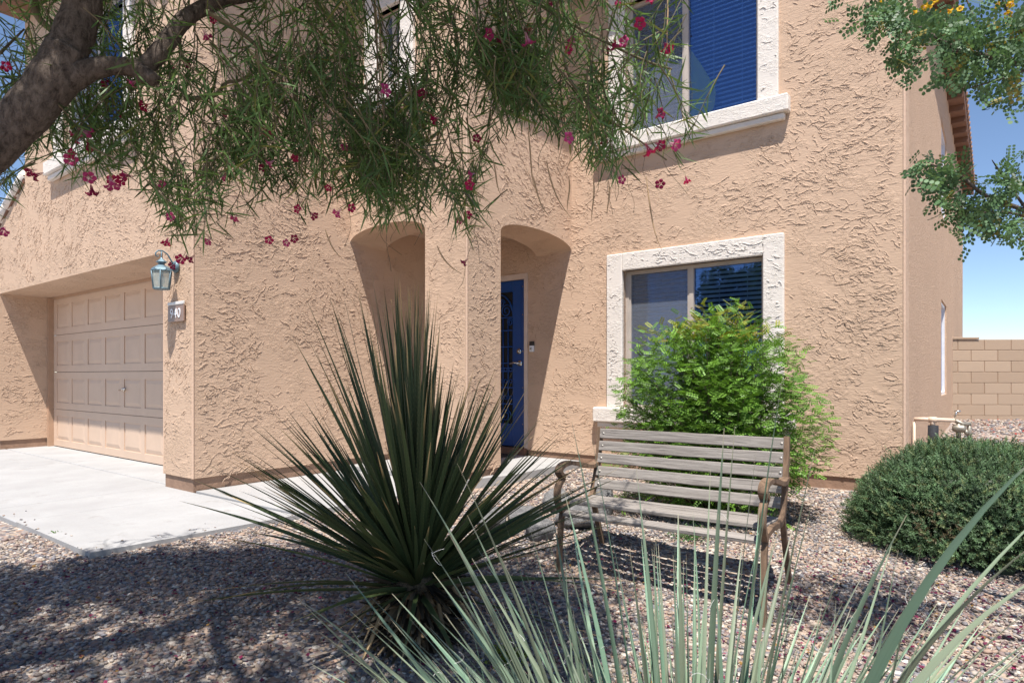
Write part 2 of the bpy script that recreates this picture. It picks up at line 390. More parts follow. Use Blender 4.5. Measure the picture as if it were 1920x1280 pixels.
ys[e2] = rng.uniform(-1.2, 1.4, e2.sum()); xs[e2] = (1.38+.066*(ys[e2]+1.26))-np.abs(rng.normal(0, .10, e2.sum())); k_ = xs < 1.37+.06*(ys+1.26); q_ = np.array([loc2w(a, b, 0) for a, b in zip(xs[k_], ys[k_])])
q_[:, 2] = .003; n2 = len(q_); pos = np.vstack([pos, q_]); rot = np.concatenate([rot, rot[:n2]]); scl = np.vstack([scl, scl[:n2]*.7])
V, F = scatter(IV, IF, pos, rot, scl)
V += rng.normal(0, .0007, V.shape)
tag(np_obj('loose_pebbles', V, F, M['pebble'], smooth=True), 'mixed grey, tan and mauve pebbles covering the yard', 'gravel', kind='stuff')
# fallen petals and dry litter
n = 3600
x = np.r_[rng.uniform(-2.6, 3.2, 2300), rng.normal(1.7, .55, 900), rng.uniform(5, 12, 400)]; y = np.r_[rng.uniform(2.0, 3.7, 2300), rng.normal(2.9, .5, 900), rng.uniform(7, 11.5, 400)]
k_ = ~on_slab(x, y) & (y > 1.6); x, y = x[k_], y[k_]; n = len(x); far = y > 6
PV = np.array([(-.5,-.5,0),(.5,-.4,.15),(.45,.5,0),(-.4,.5,.2)]); PF = np.array([(0,1,2,3)])
d = rnd_dirs(n, -.3, .3); nn = norm(np.c_[rng.normal(0, .5, (n, 2)), np.ones(n)])
V, F = scatter(PV, PF, np.c_[x, y, gz(x, y)+rng.uniform(.010, .02, n)+far*.015], frames(d, nn), np.where(far, rng.uniform(.02, .04, n), rng.uniform(.007, .017, n)))
pc = np.array([(.16, .015, .06), (.09, .01, .045), (.30, .03, .10), (.30, .17, .05), (.05, .012, .03)])[rng.choice(5, n, p=[.34, .3, .12, .12, .12])]
pc[far] = np.array([(.45, .05, .04), (.50, .12, .08)])[rng.choice(2, far.sum())]
tag(np_obj('fallen_petals', V, F, M['petal'], col=np.repeat(pc, 4, 0)), 'purple and red dried petals scattered on the gravel', 'petals', kind='stuff')

def vnoise(x, y, sc, seed):
    g = np.random.default_rng(seed).uniform(0, 1, (64, 64)); x = x*sc+100; y = y*sc+100; xi = np.floor(x).astype(int); yi = np.floor(y).astype(int); fx = x-xi; fy = y-yi
    fx = fx*fx*(3-2*fx); fy = fy*fy*(3-2*fy); G_ = lambda i, j: g[i % 64, j % 64]
    return (G_(xi, yi)*(1-fx)+G_(xi+1, yi)*fx)*(1-fy)+(G_(xi, yi+1)*(1-fx)+G_(xi+1, yi+1)*fx)*fy
def fbm(x, y, sc, seed, o=3): return sum(vnoise(x, y, sc*2**i, seed+i)*.5**i for i in range(o))/sum(.5**i for i in range(o))
def relief(mb, org, ud, nd, u0, u1, z0, z1, ok, dens=520, seed=1, hs=.86, ls=.95, thr=.43):
    """skip-trowel lips: short wandering raised edges on the plane org+u*ud+z, proud along nd; ok(u,z) keeps them off openings"""
    g = np.random.default_rng(seed); n = int(dens*(u1-u0)*(z1-z0)); T = 26; st = .0085*ls
    u = g.uniform(u0, u1, n); z = g.uniform(z0, z1, n); md = fbm(u, z, 2.6, seed+5)+.35*(fbm(u, z, 9, seed+15)-.5)
    k_ = (md > thr)|(g.random(n) < .05); u, z = u[k_], z[k_]; n = len(u)
    base = (fbm(u, z, 1.6, seed+25, 2)-.5)*4.2; th = base+g.normal(0, .25, n)+np.where(g.random(n) < .5, 0, math.pi)
    ln = np.clip(g.lognormal(math.log(7.5), .6, n), 3, T-1).astype(int); hh = g.uniform(.0022, .0058, n)*hs; P_ = [np.c_[u, z]]; th0 = th.copy()
    for i in range(T-1):
        th = th+g.normal(0, .36, n)+(th0-th)*.16; P_.append(P_[-1]+st*np.c_[np.cos(th), np.sin(th)*.85])
    P_ = np.stack(P_, 1); good = np.ones(n, bool)
    for q in (0, T//3, T//2): good &= ok(P_[:, q, 0], P_[:, q, 1])
    idx = np.minimum(ln, T-1); e_ = P_[np.arange(n), idx]; good &= ok(e_[:, 0], e_[:, 1]); P_, ln, hh = P_[good], ln[good], hh[good]; n = len(ln)
    tg = np.gradient(P_, axis=1); tg /= np.linalg.norm(tg, axis=2, keepdims=True)+1e-9; pp = np.stack([-tg[..., 1], tg[..., 0]], -1); pp *= np.where(pp[..., 1:] < 0, -1, 1)
    t = np.arange(T)[None]/np.maximum(ln, 1)[:, None]; pr = np.where(t <= 1, np.sin(np.pi*np.clip(t, 0, 1))**.55, 0)*(1+.25*np.sin(np.arange(T)*2.1)[None]+g.normal(0, .15, (n, T)))
    org, ud, nd = map(np.array, (org, ud, nd)); h = hh[:, None]*pr; wd = (.006+hh[:, None]*1.5)*g.uniform(.7, 1.5, (n, 1))*np.clip(pr, .1, 1)
    def w3(q, hgt): return org+q[..., :1]*ud+q[..., 1:]*np.array([0, 0, 1.])+hgt[..., None]*nd
    V_ = np.stack([w3(P_+pp*wd[..., None], h*0-.0006), w3(P_+pp*.0015, h), w3(P_-pp*.0008, h*.75), w3(P_-pp*.0002, h*0-.0008)], 2)
    m0 = len(mb.v); mb.v += [tuple(x) for x in V_.reshape(-1, 3).tolist()]
    for i in range(n):
        for j in range(min(ln[i], T-1)):
            q = m0+(i*T+j)*4
            for c_ in (0, 1, 2): mb.f.append((q+c_, q+c_+1, q+c_+5, q+c_+4)); mb.sm.append(c_ == 0)
# ------------------------------------------------------------------ house
ZT = 5.5
house = hroot('house', label='two storey tan stucco house with garage, arched porch and white trimmed windows', cat='house')
def hb(mb, name, mat, parent=None): return mb.build(name, M[mat], parent or house)
def arch(p0, p1, zs, rise, n=20):      # points from p0 to p1 along the arch underside
    return [(p0+(p1-p0)*(.5-.5*math.cos(math.pi*i/n)), zs+rise*math.sin(math.pi*i/n)**.9) for i in range(n+1)]
# garage front
m = MB()
m.box(-.54, 0, 0, .62, .12, 2.12)
m.prism([(-7.5, 2.12), (0, 2.12), (0, 3.44), (-4.28, 3.44)], 1, 0, .62)
m.box(-1.3, 0, 0, .62, 3.44, ZT); m.box(-4.28, -3.0, 0, .62, 3.44, ZT); m.box(-3.0, -1.3, 0, .62, 4.9, ZT)
m.box(-7.5, -5.33, 0, .62, .12, 2.12)
m.box(-.3, 0, .62, 3.8, .12, ZT)                               # garage side wall running back
m.box(-4.28, -4.0, .62, 16.5, 3.44, ZT)
okf = lambda u, z: ~((u > -5.36)&(u < -.53)&(z < 2.15))&~((u > -3.25)&(u < -1.08)&(z > 3.22))&(u < -.02)&~((u < -4.24)&(z > 3.38-(-4.28-u)*.41))
relief(m, (0, 0, 0), (1, 0, 0), (0, -1, 0), -7.4, -.02, .14, 5.0, okf, seed=3)
relief(m, (0, 0, 0), (0, 1, 0), (1, 0, 0), .03, 3.46, .14, 5.2, lambda u, z: (u > .02)&(u < 3.46)&~((u > 1.66)&(u < 2.18)&(z > 2.3)), seed=41)
relief(m, (-5.33, 0, 0), (0, 1, 0), (1, 0, 0), .02, .53, .14, 2.1, lambda u, z: (u > .01)&(u < .53)&(z < 2.1), seed=71)
relief(m, (-.54, 0, 0), (0, 1, 0), (-1, 0, 0), .02, .53, .14, 2.1, lambda u, z: (u > .01)&(u < .53)&(z < 2.1), seed=72)
hb(m, 'garage_wall', 'stucco')
# porch front and side, with the two arches
m = MB()
ar = arch(0.0, 1.12, 2.41, .135)
m.prism([(0, 3.9)]+ar+[(1.65, 2.41), (1.65, 3.9)], 1, 1.67, 2.17)
m.box(0, .46, 1.67, 2.17, 3.9, ZT); m.box(.80, 1.65, 1.67, 2.17, 3.9, ZT); m.box(.46, .80, 1.67, 2.17, 4.7, ZT)
m.box(1.12, 1.65, 1.67, 2.17, .12, 2.41)
ar = arch(2.17, 3.477, 2.41, .135)
m.prism([(2.17, ZT)]+ar+[(3.477, ZT)], 0, 1.15, 1.65)
m.box(0, 1.15, 2.17, 3.477, 2.66, 2.8)
zar = lambda u, c, w_: 2.43+.135*np.clip(1-((u-c)/w_)**2, 0, 1)**.5
relief(m, (0, 1.67, 0), (1, 0, 0), (0, -1, 0), .01, 1.63, .14, 5.0, lambda u, z: (u > .01)&(u < 1.63)&~((u < 1.13)&(z < zar(u, .56, .56)))&~((u > .12)&(u < 1.13)&(z > 3.66)), seed=111)
relief(m, (1.65, 0, 0), (0, 1, 0), (1, 0, 0), 1.69, 3.46, .14, 5.0, lambda u, z: (u > 1.69)&(u < 3.46)&~((u > 2.16)&(z < zar(u, 2.82, .65))), seed=151)
hb(m, 'porch_wall', 'stucco')
# window wall
m = MB(); B0, B1 = 3.477, 3.78
def rows(z0, z1, cuts):
    a = 0
    for c0, c1 in cuts: m.box(a, c0, B0, B1, z0, z1); a = c1
    m.box(a, 4.884, B0, B1, z0, z1)
rows(.12, .66, [(.10, 1.018)]); rows(.66, 2.127, [(.10, 1.018), (2.30, 3.755)]); rows(2.127, 2.20, [(.10, 1.018)])
rows(2.20, 3.56, []); rows(3.56, 4.98, [(2.32, 3.705)]); rows(4.98, ZT, [])
relief(m, (0, B0, 0), (1, 0, 0), (0, -1, 0), .0, 4.86, .14, 5.2, lambda u, z: (u > .01)&(u < 4.86)&~((u > .05)&(u < 1.08)&(z < 2.27))&~((u > 2.08)&(u < 3.97)&(z > .66)&(z < 2.34))&~((u > 1.94)&(u < 4.06)&(z > .40)&(z < .69))&~((u > 2.1)&(u < 3.93)&(z > 3.3))&~((u > 1.96)&(u < 4.02)&(z > 3.32)&(z < 3.6)), seed=201)
hb(m, 'front_wall', 'stucco')
m = MB()
for z0, z1 in ((.12, .72), (2.10, 3.35), (4.70, ZT)): m.box(4.58, 4.884, B1, 16.5, z0, z1)
for z0, z1 in ((.72, 2.10), (3.35, 4.70)): m.box(4.58, 4.884, B1, 8.2, z0, z1); m.box(4.58, 4.884, 9.5, 16.5, z0, z1)
m.box(-4.0, 4.58, 16.2, 16.5, .12, ZT)
hb(m, 'side_wall', 'spray')
# corner beads
for a, b, z0 in ((0, 0, .12), (1.65, 1.67, .12), (4.884, 3.477, .12), (-4.28, 0, 3.44)):
    m = MB(); m.tube([(a+(.008 if a < 0 else -.008), b+.008, z0), (a+(.008 if a < 0 else -.008), b+.008, ZT)], .0125, 8, False); hb(m, 'corner_bead', 'bead')
m = MB(); m.tube([(-.532, .008, .12), (-.532, .008, 2.12)], .012, 8, False)
hb(m, 'corner_bead', 'bead')
# foundation
m = MB(); e = .014; m.box(-7.4, -5.33-e, e, .62, -.3, .12); hb(m, 'foundation', 'base')
m = MB(); m.box(-.54+e, -e, e, .62, -.3, .12); m.box(-.3, -e, .62, 3.6, -.3, .12); hb(m, 'foundation', 'base')
m = MB(); m.box(1.12+e, 1.65-e, 1.67+e, 2.17-e, -.3, .12); hb(m, 'foundation', 'base')
m = MB(); m.box(1.03, 4.884-e, B0+e, B1, -.3, .12); m.box(4.6, 4.884-e, B1, 16.4, -.3, .12)
hb(m, 'foundation', 'base')
# roof
outl = [(-4.36, -.33), (.46, -.33), (.46, 1.34), (2.11, 1.34), (2.11, 3.147), (5.10, 3.147), (5.10, 16.8), (-4.36, 16.8)]
m = MB(); m.prism(outl, 2, ZT+.005, ZT+.05); rf = hb(m, 'roof', 'soffit')
m = MB(); m.prism([(x, y) for x, y in outl], 2, ZT+.052, ZT+.20); m.build('fascia', M['fascia'], rf)
m = MB(); z = ZT+.205
def hip(a0, a1, b0, b1, h):
    q = min(a1-a0, b1-b0)/2; am, bm = (a0+a1)/2, (b0+b1)/2
    r0, r1 = ((am, b0+q), (am, b1-q+.01)) if b1-b0 > a1-a0 else ((a0+q, bm), (a1-q+.01, bm))
    m.add([(a0,b0,z),(a1,b0,z),(a1,b1,z),(a0,b1,z),(*r0,z+h),(*r1,z+h)], [(0,1,4),(1,2,5,4),(2,3,5),(3,0,4,5)] if b1-b0 > a1-a0 else [(0,1,5,4),(1,2,5),(2,3,4,5),(3,0,4)])
hip(-4.40, .5, -.37, 9, 1.0); hip(-4.40, 5.12, 3.11, 16.84, 2.0); hip(-.5, 2.15, 1.30, 5, .5)
for i in range(44):                                     # tile ends along the right eave
    b = 3.2+i*.31; m.tube([(5.03, b, z-.01), (5.13, b, z-.03)], .06, 8)
for i in range(15): m.tube([(-4.2+i*.31, -.30, z-.01), (-4.6+i*.31, -.41, z-.035)], .075, 8)
for i in range(10): m.tube([(2.25+i*.31, 3.2, z-.01), (2.25+i*.31, 3.07, z-.035)], .075, 8)
m.build('tile_field', M['rooftile'], rf)
for i in range(22):
    m = MB(); m.box(4.884, 5.09, 3.6+i*.6, 3.65+i*.6, ZT-.09, ZT+.003); m.build('rafter_tail', M['fascia'], rf)
# lower roof beside the garage (its white capped rake shows at the left edge)
sl_ = (3.44-2.12)/(7.5-4.28); m = MB()
m.prism([(-7.9, 2.0), (-4.285, 2.0+sl_*3.62-.035+.0), (-4.28, 2.0+sl_*3.62+.05), (-7.9, 2.07)], 1, -.02, 6)
lr = hb(m, 'garage_roof', 'rooftile')
m = MB()
for i in range(12):
    a1 = -4.30-i*.31; a0 = a1-.34; zz = lambda a: 2.0+sl_*(a+7.9)
    m.tube([(a0, .02, zz(a0)+.05), (a1, .02, zz(a1)+.08)], [.085, .075], 10)
m.build('rake_tile', M['trim'], lr)
m = MB(); m.box(-4.9, -4.27, -.02, 0, 3.2, 3.3); 
# garage door
m = MB(); DB = .615; a0, a1 = -5.262, -.50
for i in range(4):
    z0 = .012+i*.524; z1 = z0+.518
    m.box(a0, a1, DB+.004, DB+.05, z0, z1)
gd = hb(m, 'garage_door', 'gdoor')
m = MB()
for i in range(4):
    z0 = .012+i*.524; z1 = z0+.518
    cols = [(-5.262+.115+j*.557, -5.262+.115+j*.557+.455) for j in range(8)]
    for j in range(9):          # stiles
        s0 = a0 if j == 0 else cols[j-1][1]; s1 = cols[j][0] if j < 8 else a1
        m.box(s0, s1, DB-.006, DB+.004, z0+.09, z1-.09)
    m.box(a0, a1, DB-.006, DB+.004, z0, z0+.09); m.box(a0, a1, DB-.006, DB+.004, z1-.09, z1)
    for c0, c1 in cols:         # raised centre with sloped edges
        p = [(c0+.012, z0+.102), (c1-.012, z0+.102), (c1-.012, z1-.102), (c0+.012, z1-.102)]
        q = [(c0+.055, z0+.145), (c1-.055, z0+.145), (c1-.055, z1-.145), (c0+.055, z1-.145)]
        m.add([(x, DB+.003, z) for x, z in p]+[(x, DB-.005, z) for x, z in q], [(0,1,5,4),(1,2,6,5),(2,3,7,6),(3,0,4,7),(4,5,6,7)])
m.build('door_panel', M['gdoor'], gd)
m = MB(); m.box(a0, a1, DB+.0, DB+.04, -.001, .012); m.build('bottom_seal', M['gasket'], gd)
m = MB(); m.lathe([(.022, -.022), (.022, -.012), (.01, -.010)], (-2.9, DB, .84), 12, 1); m.tube([(-2.985, DB-.035, .828), (-2.815, DB-.035, .852)], .009, 8); m.tube([(-2.9, DB-.01, .84), (-2.9, DB-.035, .84)], .008, 8)
m.build('handle', M['steel'], gd)
m = MB(); m.box(-5.329, -5.264, .545, .619, .0, 2.119); m.box(-5.264, -.541, .585, .60, 2.085, 2.119)
hb(m, 'garage_door_frame', 'gtrim')
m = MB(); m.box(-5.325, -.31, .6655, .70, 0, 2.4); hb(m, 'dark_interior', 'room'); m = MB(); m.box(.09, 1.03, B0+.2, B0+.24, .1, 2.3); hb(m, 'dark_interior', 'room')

# windows -----------------------------------------------------------
def window(a0, a1, z0, z1, b, am, trim=True, wall_a=None, sill=(.0, .0), step=True, screen=True, tt=.21):
    """opening a0..a1, z0..z1 in the wall plane b; mullion at am"""
    if trim:
        m = MB(); o = .205; t = .185; zt = .185; bf = b-.042
        m.bbox(a0-t-.0, a0, bf, b+.06, z0, z1+zt, .008); m.bbox(a1, a1+t, bf, b+.06, z0, z1+zt, .008)
        m.bbox(a0+.001, a1-.001, bf, b+.06, z1, z1+zt, .008)
        relief(m, (0, bf, 0), (1, 0, 0), (0, -1, 0), a0-t, a1+t, z0+.01, z1+zt, lambda u, z: (u > a0-t+.01)&(u < a1+t-.01)&(z < z1+zt-.01)&~((u > a0-.012)&(u < a1+.012)&(z < z1+.012)), dens=420, seed=int(300+a0*10+z0*7), hs=1.0, ls=.8, thr=.44)
        tr = hb(m, 'window_trim', 'trim')
        m = MB(); m.bbox(a0-.33, a1+.285, b-.095, b+.12, z0-.155, z0+.002, .012)
        m.bbox(a0-.29, a1+.245, b-.062, b+.0, z0-.215, z0-.157, .010)
        m.build('sill', M['trim'], tr)
    fb = b+.07
    m = MB(); fw = .036
    m.box(a0, a0+fw, fb-.012, fb+.06, z0, z1); m.box(a1-fw, a1, fb-.012, fb+.06, z0, z1)
    m.box(a0+fw, a1-fw, fb-.012, fb+.06, z0, z0+fw); m.box(a0+fw, a1-fw, fb-.012, fb+.06, z1-fw, z1)
    m.box(am-.022, am+.022, fb-.010, fb+.05, z0+fw, z1-fw)
    m.box(a0+fw, a0+fw+.02, fb-.004, fb+.03, z0+fw, z1-fw); m.box(am-.042, am-.022, fb-.004, fb+.03, z0+fw, z1-fw)
    wf = hb(m, 'window_frame', 'winframe')
    m = MB(); m.box(a0+fw+.02, am-.042, fb+.030, fb+.034, z0+fw, z1-fw); m.build('glass', M['glass'], wf)
    m = MB(); m.box(am+.022, a1-fw, fb+.022, fb+.026, z0+fw, z1-fw); m.build('glass', M['glass'], wf)
    if screen:
        m = MB(); m.add([(a0+fw+.02, fb+.012, z0+fw), (am-.042, fb+.012, z0+fw), (am-.042, fb+.012, z1-fw), (a0+fw+.02, fb+.012, z1-fw)], [(0,1,2,3)]); m.build('insect_screen', M['screen'], wf)
    m = MB(); zz = z0+.03
    while zz < z1-.02:
        m.add([(a0+.01, fb+.10, zz), (a1-.01, fb+.10, zz), (a1-.01, fb+.122, zz+.030), (a0+.01, fb+.122, zz+.030)], [(0,1,2,3)]); zz += .046
    for ac in (a0+.2, am-.15, am+.25, a1-.2): m.box(ac-.002, ac+.002, fb+.094, fb+.097, z0+.02, z1)
    m.build('blind', M['blind'], wf)
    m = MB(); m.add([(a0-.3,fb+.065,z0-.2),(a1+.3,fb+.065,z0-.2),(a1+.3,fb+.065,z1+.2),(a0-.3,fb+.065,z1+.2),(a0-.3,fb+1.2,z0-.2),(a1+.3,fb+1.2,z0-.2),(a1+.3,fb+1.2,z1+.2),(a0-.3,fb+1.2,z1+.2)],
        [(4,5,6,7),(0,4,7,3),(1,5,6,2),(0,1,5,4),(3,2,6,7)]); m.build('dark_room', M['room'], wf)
window(2.30, 3.755, .66, 2.127, B0, 3.03)
window(2.32, 3.705, 3.56, 4.98, B0, 2.975)
m = MB(); m.prism([(3.0, 3.58), (3.19, 3.58), (3.25, 3.72), (3.26, 3.86), (3.13, 4.12), (3.0, 4.34)], 1, B0+.118, B0+.121); hb(m, 'lit_patch', 'lit_patch')  # added yellow cut-out standing in for the patch of light in the right pane
window(-3.0, -1.3, 3.48, 4.9, 0, -2.15)
window(.46, .80, 3.9, 4.7, 1.67, .63)
for z0, z1 in ((.72, 2.10), (3.35, 4.70)):
    m = MB(); 
    m.box(4.80, 4.86, 8.2, 8.24, z0, z1); m.box(4.80, 4.86, 9.46, 9.5, z0, z1); m.box(4.80, 4.86, 8.24, 9.46, z0, z0+.04); m.box(4.80, 4.86, 8.24, 9.46, z1-.04, z1); m.box(4.80, 4.85, 8.83, 8.87, z0+.04, z1-.04)
    wf = hb(m, 'side_window', 'white'); m = MB(); m.box(4.82, 4.824, 8.24, 9.46, z0+.04, z1-.04); m.build('glass', M['glass'], wf)
    m = MB(); m.add([(4.7, 8.24, z0), (4.7, 9.46, z0), (4.7, 9.46, z1), (4.7, 8.24, z1)], [(0,1,2,3)]); m.build('blind', M['blind'], wf)

# front door ---------------------------------------------------------
m = MB(); z0, z1 = .14, 2.195; fa, fb_ = .102, 1.016
m.box(fa, fa+.05, B0-.012, B0+.10, z0, z1); m.box(fb_-.028, fb_+.022, B0-.012, B0+.0, z0, z1+.035); m.box(fb_-.028, fb_, B0+.0, B0+.10, z0, z1); m.box(fa+.05, fb_-.028, B0-.012, B0+.10, z1-.03, z1)
m.box(fa, fb_-.028, B0-.012, B0-.001, z1, z1+.035)
fr = hb(m, 'door_frame', 'doorframe')
m = MB(); m.box(fa, fb_, B0-.05, B0+.12, .03, .135); hb(m, 'threshold', 'soffit')
bb0, bb1 = B0+.012, B0+.045; da0, da1 = .155, .985; ga0, ga1 = .33, .80; dz0, dz1 = .15, 2.16; gz0, gz1 = .42, 2.03
m = MB()
m.bbox(da0, ga0, bb0, bb1, dz0, dz1, .004); m.bbox(ga1, da1, bb0, bb1, dz0, dz1, .004); m.bbox(ga0+.001, ga1-.001, bb0, bb1, dz0, gz0, .004); m.bbox(ga0+.001, ga1-.001, bb0, bb1, gz1, dz1, .004)
m.box(da1-.062, da1-.056, bb0-.003, bb0, dz0, dz1)
sd = hb(m, 'security_door', 'blue')
m = MB(); rr = .008
def bar(p, q, r=.009): m.tube([(p[0], bb0+.012, p[1]), (q[0], bb0+.012, q[1])], r, 6)
for i in range(7): bar((ga0+.0783*i, gz0), (ga0+.0783*i, gz1 if i in (0, 6) else 1.72), .008)
for zq in (.66, .86, 1.06, 1.10, 1.16, 1.36, 1.56, 1.72): bar((ga0, zq), (ga1, zq), .008)
ac = (ga0+ga1)/2
m.tube([(ac+.235*math.cos(t), bb0+.012, 1.72+.29*math.sin(t)) for t in lin(0, math.pi, 20)], .010, 6)
for sg in (-1, 1):
    for cx_, cz_, r_ in ((.13, 1.80, .085), (.19, 1.66, .05), (.12, .52, .08), (.06, 1.90, .05)):
        m.tube([(ac+sg*(cx_+r_*(1-t/14)*math.cos(t)), bb0+.010, cz_+r_*(1-t/14)*math.sin(t)) for t in lin(0, 11, 40)], .0075, 6)
for i in range(6):
    for zq in (1.08, .74, .94): m.tube([(ga0+.039+.0783*i+.022*math.cos(t), bb0+.012, zq+.022*math.sin(t)) for t in lin(0, 6.28, 12)], .006, 5)
m.build('scroll_grille', M['blue'], sd)
m = MB(); m.box(ga0-.02, ga1+.02, bb1-.008, bb1-.004, gz0-.02, gz1+.02); m.build('mesh_screen', M['gasket'], sd)
m = MB(); m.lathe([(.033, -.018), (.033, -.006), (.026, -.002)], (.905, bb0, 1.30), 14, 1); m.lathe([(.016, -.034), (.016, -.018)], (.905, bb0, 1.30), 10, 1); m.build('deadbolt', M['steel'], sd)
m = MB(); m.lathe([(.036, -.014), (.036, -.004), (.03, -.001)], (.915, bb0, 1.155), 14, 1); m.tube([(.915, bb0-.01, 1.155), (.915, bb0-.05, 1.155)], .011, 8); m.tube([(.92, bb0-.05, 1.156), (.86, bb0-.055, 1.162), (.80, bb0-.05, 1.150), (.785, bb0-.045, 1.157)], [.012, .010, .009, .007], 8)
m.build('handle', M['steel'], sd)
for zq in (.42, .86, 1.3, 1.74, 2.08):
    m = MB(); m.lathe([(.007, -.004), (.007, .0)], (.952, bb0, zq), 8, 1); m.build('bolt', M['steel'], sd)
# doorbell, mat
t = hroot('doorbell', 1.105, B0, 1.35, label='black and silver doorbell camera on the wall right of the blue door', cat='doorbell')
m = MB(); m.bbox(-.028, .028, -.030, -.001, -.062, .012, .004); m.build('body', M['white'], t)
m = MB(); m.bbox(-.028, .028, -.031, -.001, .013, .062, .004); m.build('camera_face', M['black'], t)
m = MB(); m.lathe([(.015, -.034), (.015, -.030)], (0, 0, -.024), 16, 1); m.lathe([(.010, -.037), (.010, -.034)], (0, 0, -.024), 16, 1); m.build('button', M['steel'], t)
mt = hroot('door_mat', .55, 3.12, .056); m = MB(); m.bbox(-.38, .38, -.22, .22, 0, .014, .004); o = m.build('door_mat', M['mat_dark']); o.location = mt.location; o.rotation_euler = mt.rotation_euler; bpy.data.objects.remove(mt)
tag(o, 'dark door mat on the porch slab at the blue door', 'door mat')
# small wall light inside the porch
t = hroot('porch_light', 0.0, 2.9, 1.95, label='small dark round light on the shaded porch wall behind the left arch', cat='wall light')
m = MB(); m.lathe([(.05, 0), (.05, .02), (.02, .03)], (0, 0, 0), 14, 0); m.build('back_plate', M['black'], t)
m = MB(); m.lathe([(.03, -.09), (.06, -.05), (.06, .05), (.02, .09)], (.09, 0, 0), 12); m.tube([(.02, 0, .02), (.09, 0, .1)], .008, 6); m.build('shade', M['black'], t)

# lantern on the garage pier ----------------------------------------
t = hroot('wall_lantern', -.27, 0, 1.80, label='blue grey glass lantern with scroll arm on the garage pier', cat='lantern')
cy = -.135
m = MB(); m.lathe([(.030, -.004), (.052, -.006), (.056, -.018), (.040, -.035), (.018, -.045)], (0, 0, .16), 18, 1); m.build('back_plate', M['lamp'], t)
m = MB(); pts = [(0, -.03, .17), (0, -.05, .205), (0, -.085, .26), (0, -.125, .285), (0, -.165, .28), (0, -.185, .255), (0, -.18, .232), (0, -.165, .228), (0, -.160, .242)]
m.tube(pts, [.007, .007, .007, .0065, .006, .006, .006, .005, .003], 8); m.tube([(0, cy, .282), (0, cy, .19)], .006, 8)
m.build('arm', M['lamp'], t)
m = MB(); m.lathe([(.006, .225), (.012, .215), (.03, .200), (.046, .186), (.030, .176), (.022, .165), (.050, .148), (.074, .132), (.082, .116), (.080, .110)], (0, cy, 0), 6, smooth=False); m.build('cap', M['lamp'], t)
def hexp(r, z, k): a = math.pi/6+k*math.pi/3; return (r*math.cos(a), cy+r*math.sin(a), z)
m = MB()
for k_ in range(6): m.tube([hexp(.084, .110, k_), hexp(.068, -.045, k_)], .006, 5)
for r_, zz in ((.084, .108), (.068, -.045)):
    for k_ in range(6): m.tube([hexp(r_, zz, k_), hexp(r_, zz, k_+1)], .0065, 5)
m.lathe([(.066, -.050), (.066, -.044)], (0, cy, 0), 6, smooth=False); m.build('cage', M['lamp'], t)
m = MB()
for k_ in range(6): m.add([hexp(.081, .106, k_), hexp(.081, .106, k_+1), hexp(.066, -.042, k_+1), hexp(.066, -.042, k_)], [(0,1,2,3)])
m.build('glass_pane', M['lampglass'], t)
m = MB(); m.lathe([(.012, -.044), (.013, -.01), (.026, .01), (.028, .045), (.012, .07)], (0, cy, 0), 12); m.build('bulb', M['white'], t)
# house number ------------------------------------------------------
t = hroot('house_number_sign', -.25, -.012, 1.565, label='small brown plaque reading 940 under the lantern', cat='sign')
m = MB(); m.bbox(-.145, .145, -.014, .0, -.088, .058, .004); m.build('plate', M['sign'], t)
m = MB(); m.bbox(-.145, .145, -.018, .0, .059, .088, .004); m.build('top_edge', M['signtop'], t)
m = MB(); m.box(-.10, .10, -.001, .011, -.06, .06); m.build('mount', M['gasket'], t)
fc = bpy.data.curves.new('digits', 'FONT'); fc.body = '940'; fc.size = .118; fc.align_x = 'CENTER'; fc.align_y = 'CENTER'; fc.extrude = .002; fc.space_character = 1.12
to = bpy.data.objects.new('digits_curve', fc); COL.objects.link(to); dg = bpy.context.evaluated_depsgraph_get()
me = bpy.data.meshes.new_from_object(to.evaluated_get(dg)); bpy.data.objects.remove(to)
me.materials.clear(); me.materials.append(M['digit']); do = bpy.data.objects.new('digits', me); COL.objects.link(do); do.parent = t
do.location = (0, -.0165, -.018); do.rotation_euler = (R(90), 0, 0)

# block wall ---------------------------------------------------------
bw = empty('block_wall', (9.0, 11.6, .0), R(-3), label='tan concrete block fence wall behind the house at the right', cat='wall')
m = MB()
for r_ in range(9):
    off = 0 if r_ % 2 else .235
    for c_ in range(26):
        x0 = -1.05+c_*.47-off; x1 = x0+.462
        if x0 < -1.05: x0 = -1.05
        m.bbox(x0, x1, 0, .15, -.12+r_*.2, -.12+r_*.2+.192, .005)
m.build('blocks', M['block'], bw)
m = MB(); m.box(-1.05, 11, .012, .14, -.3, 1.665); m.build('mortar', M['base'] if False else M['gtrim'], bw)
m = MB(); m.bbox(-1.05, -.45, -.02, .17, 1.675, 1.715, .005); m.build('cap', M['block'], bw)
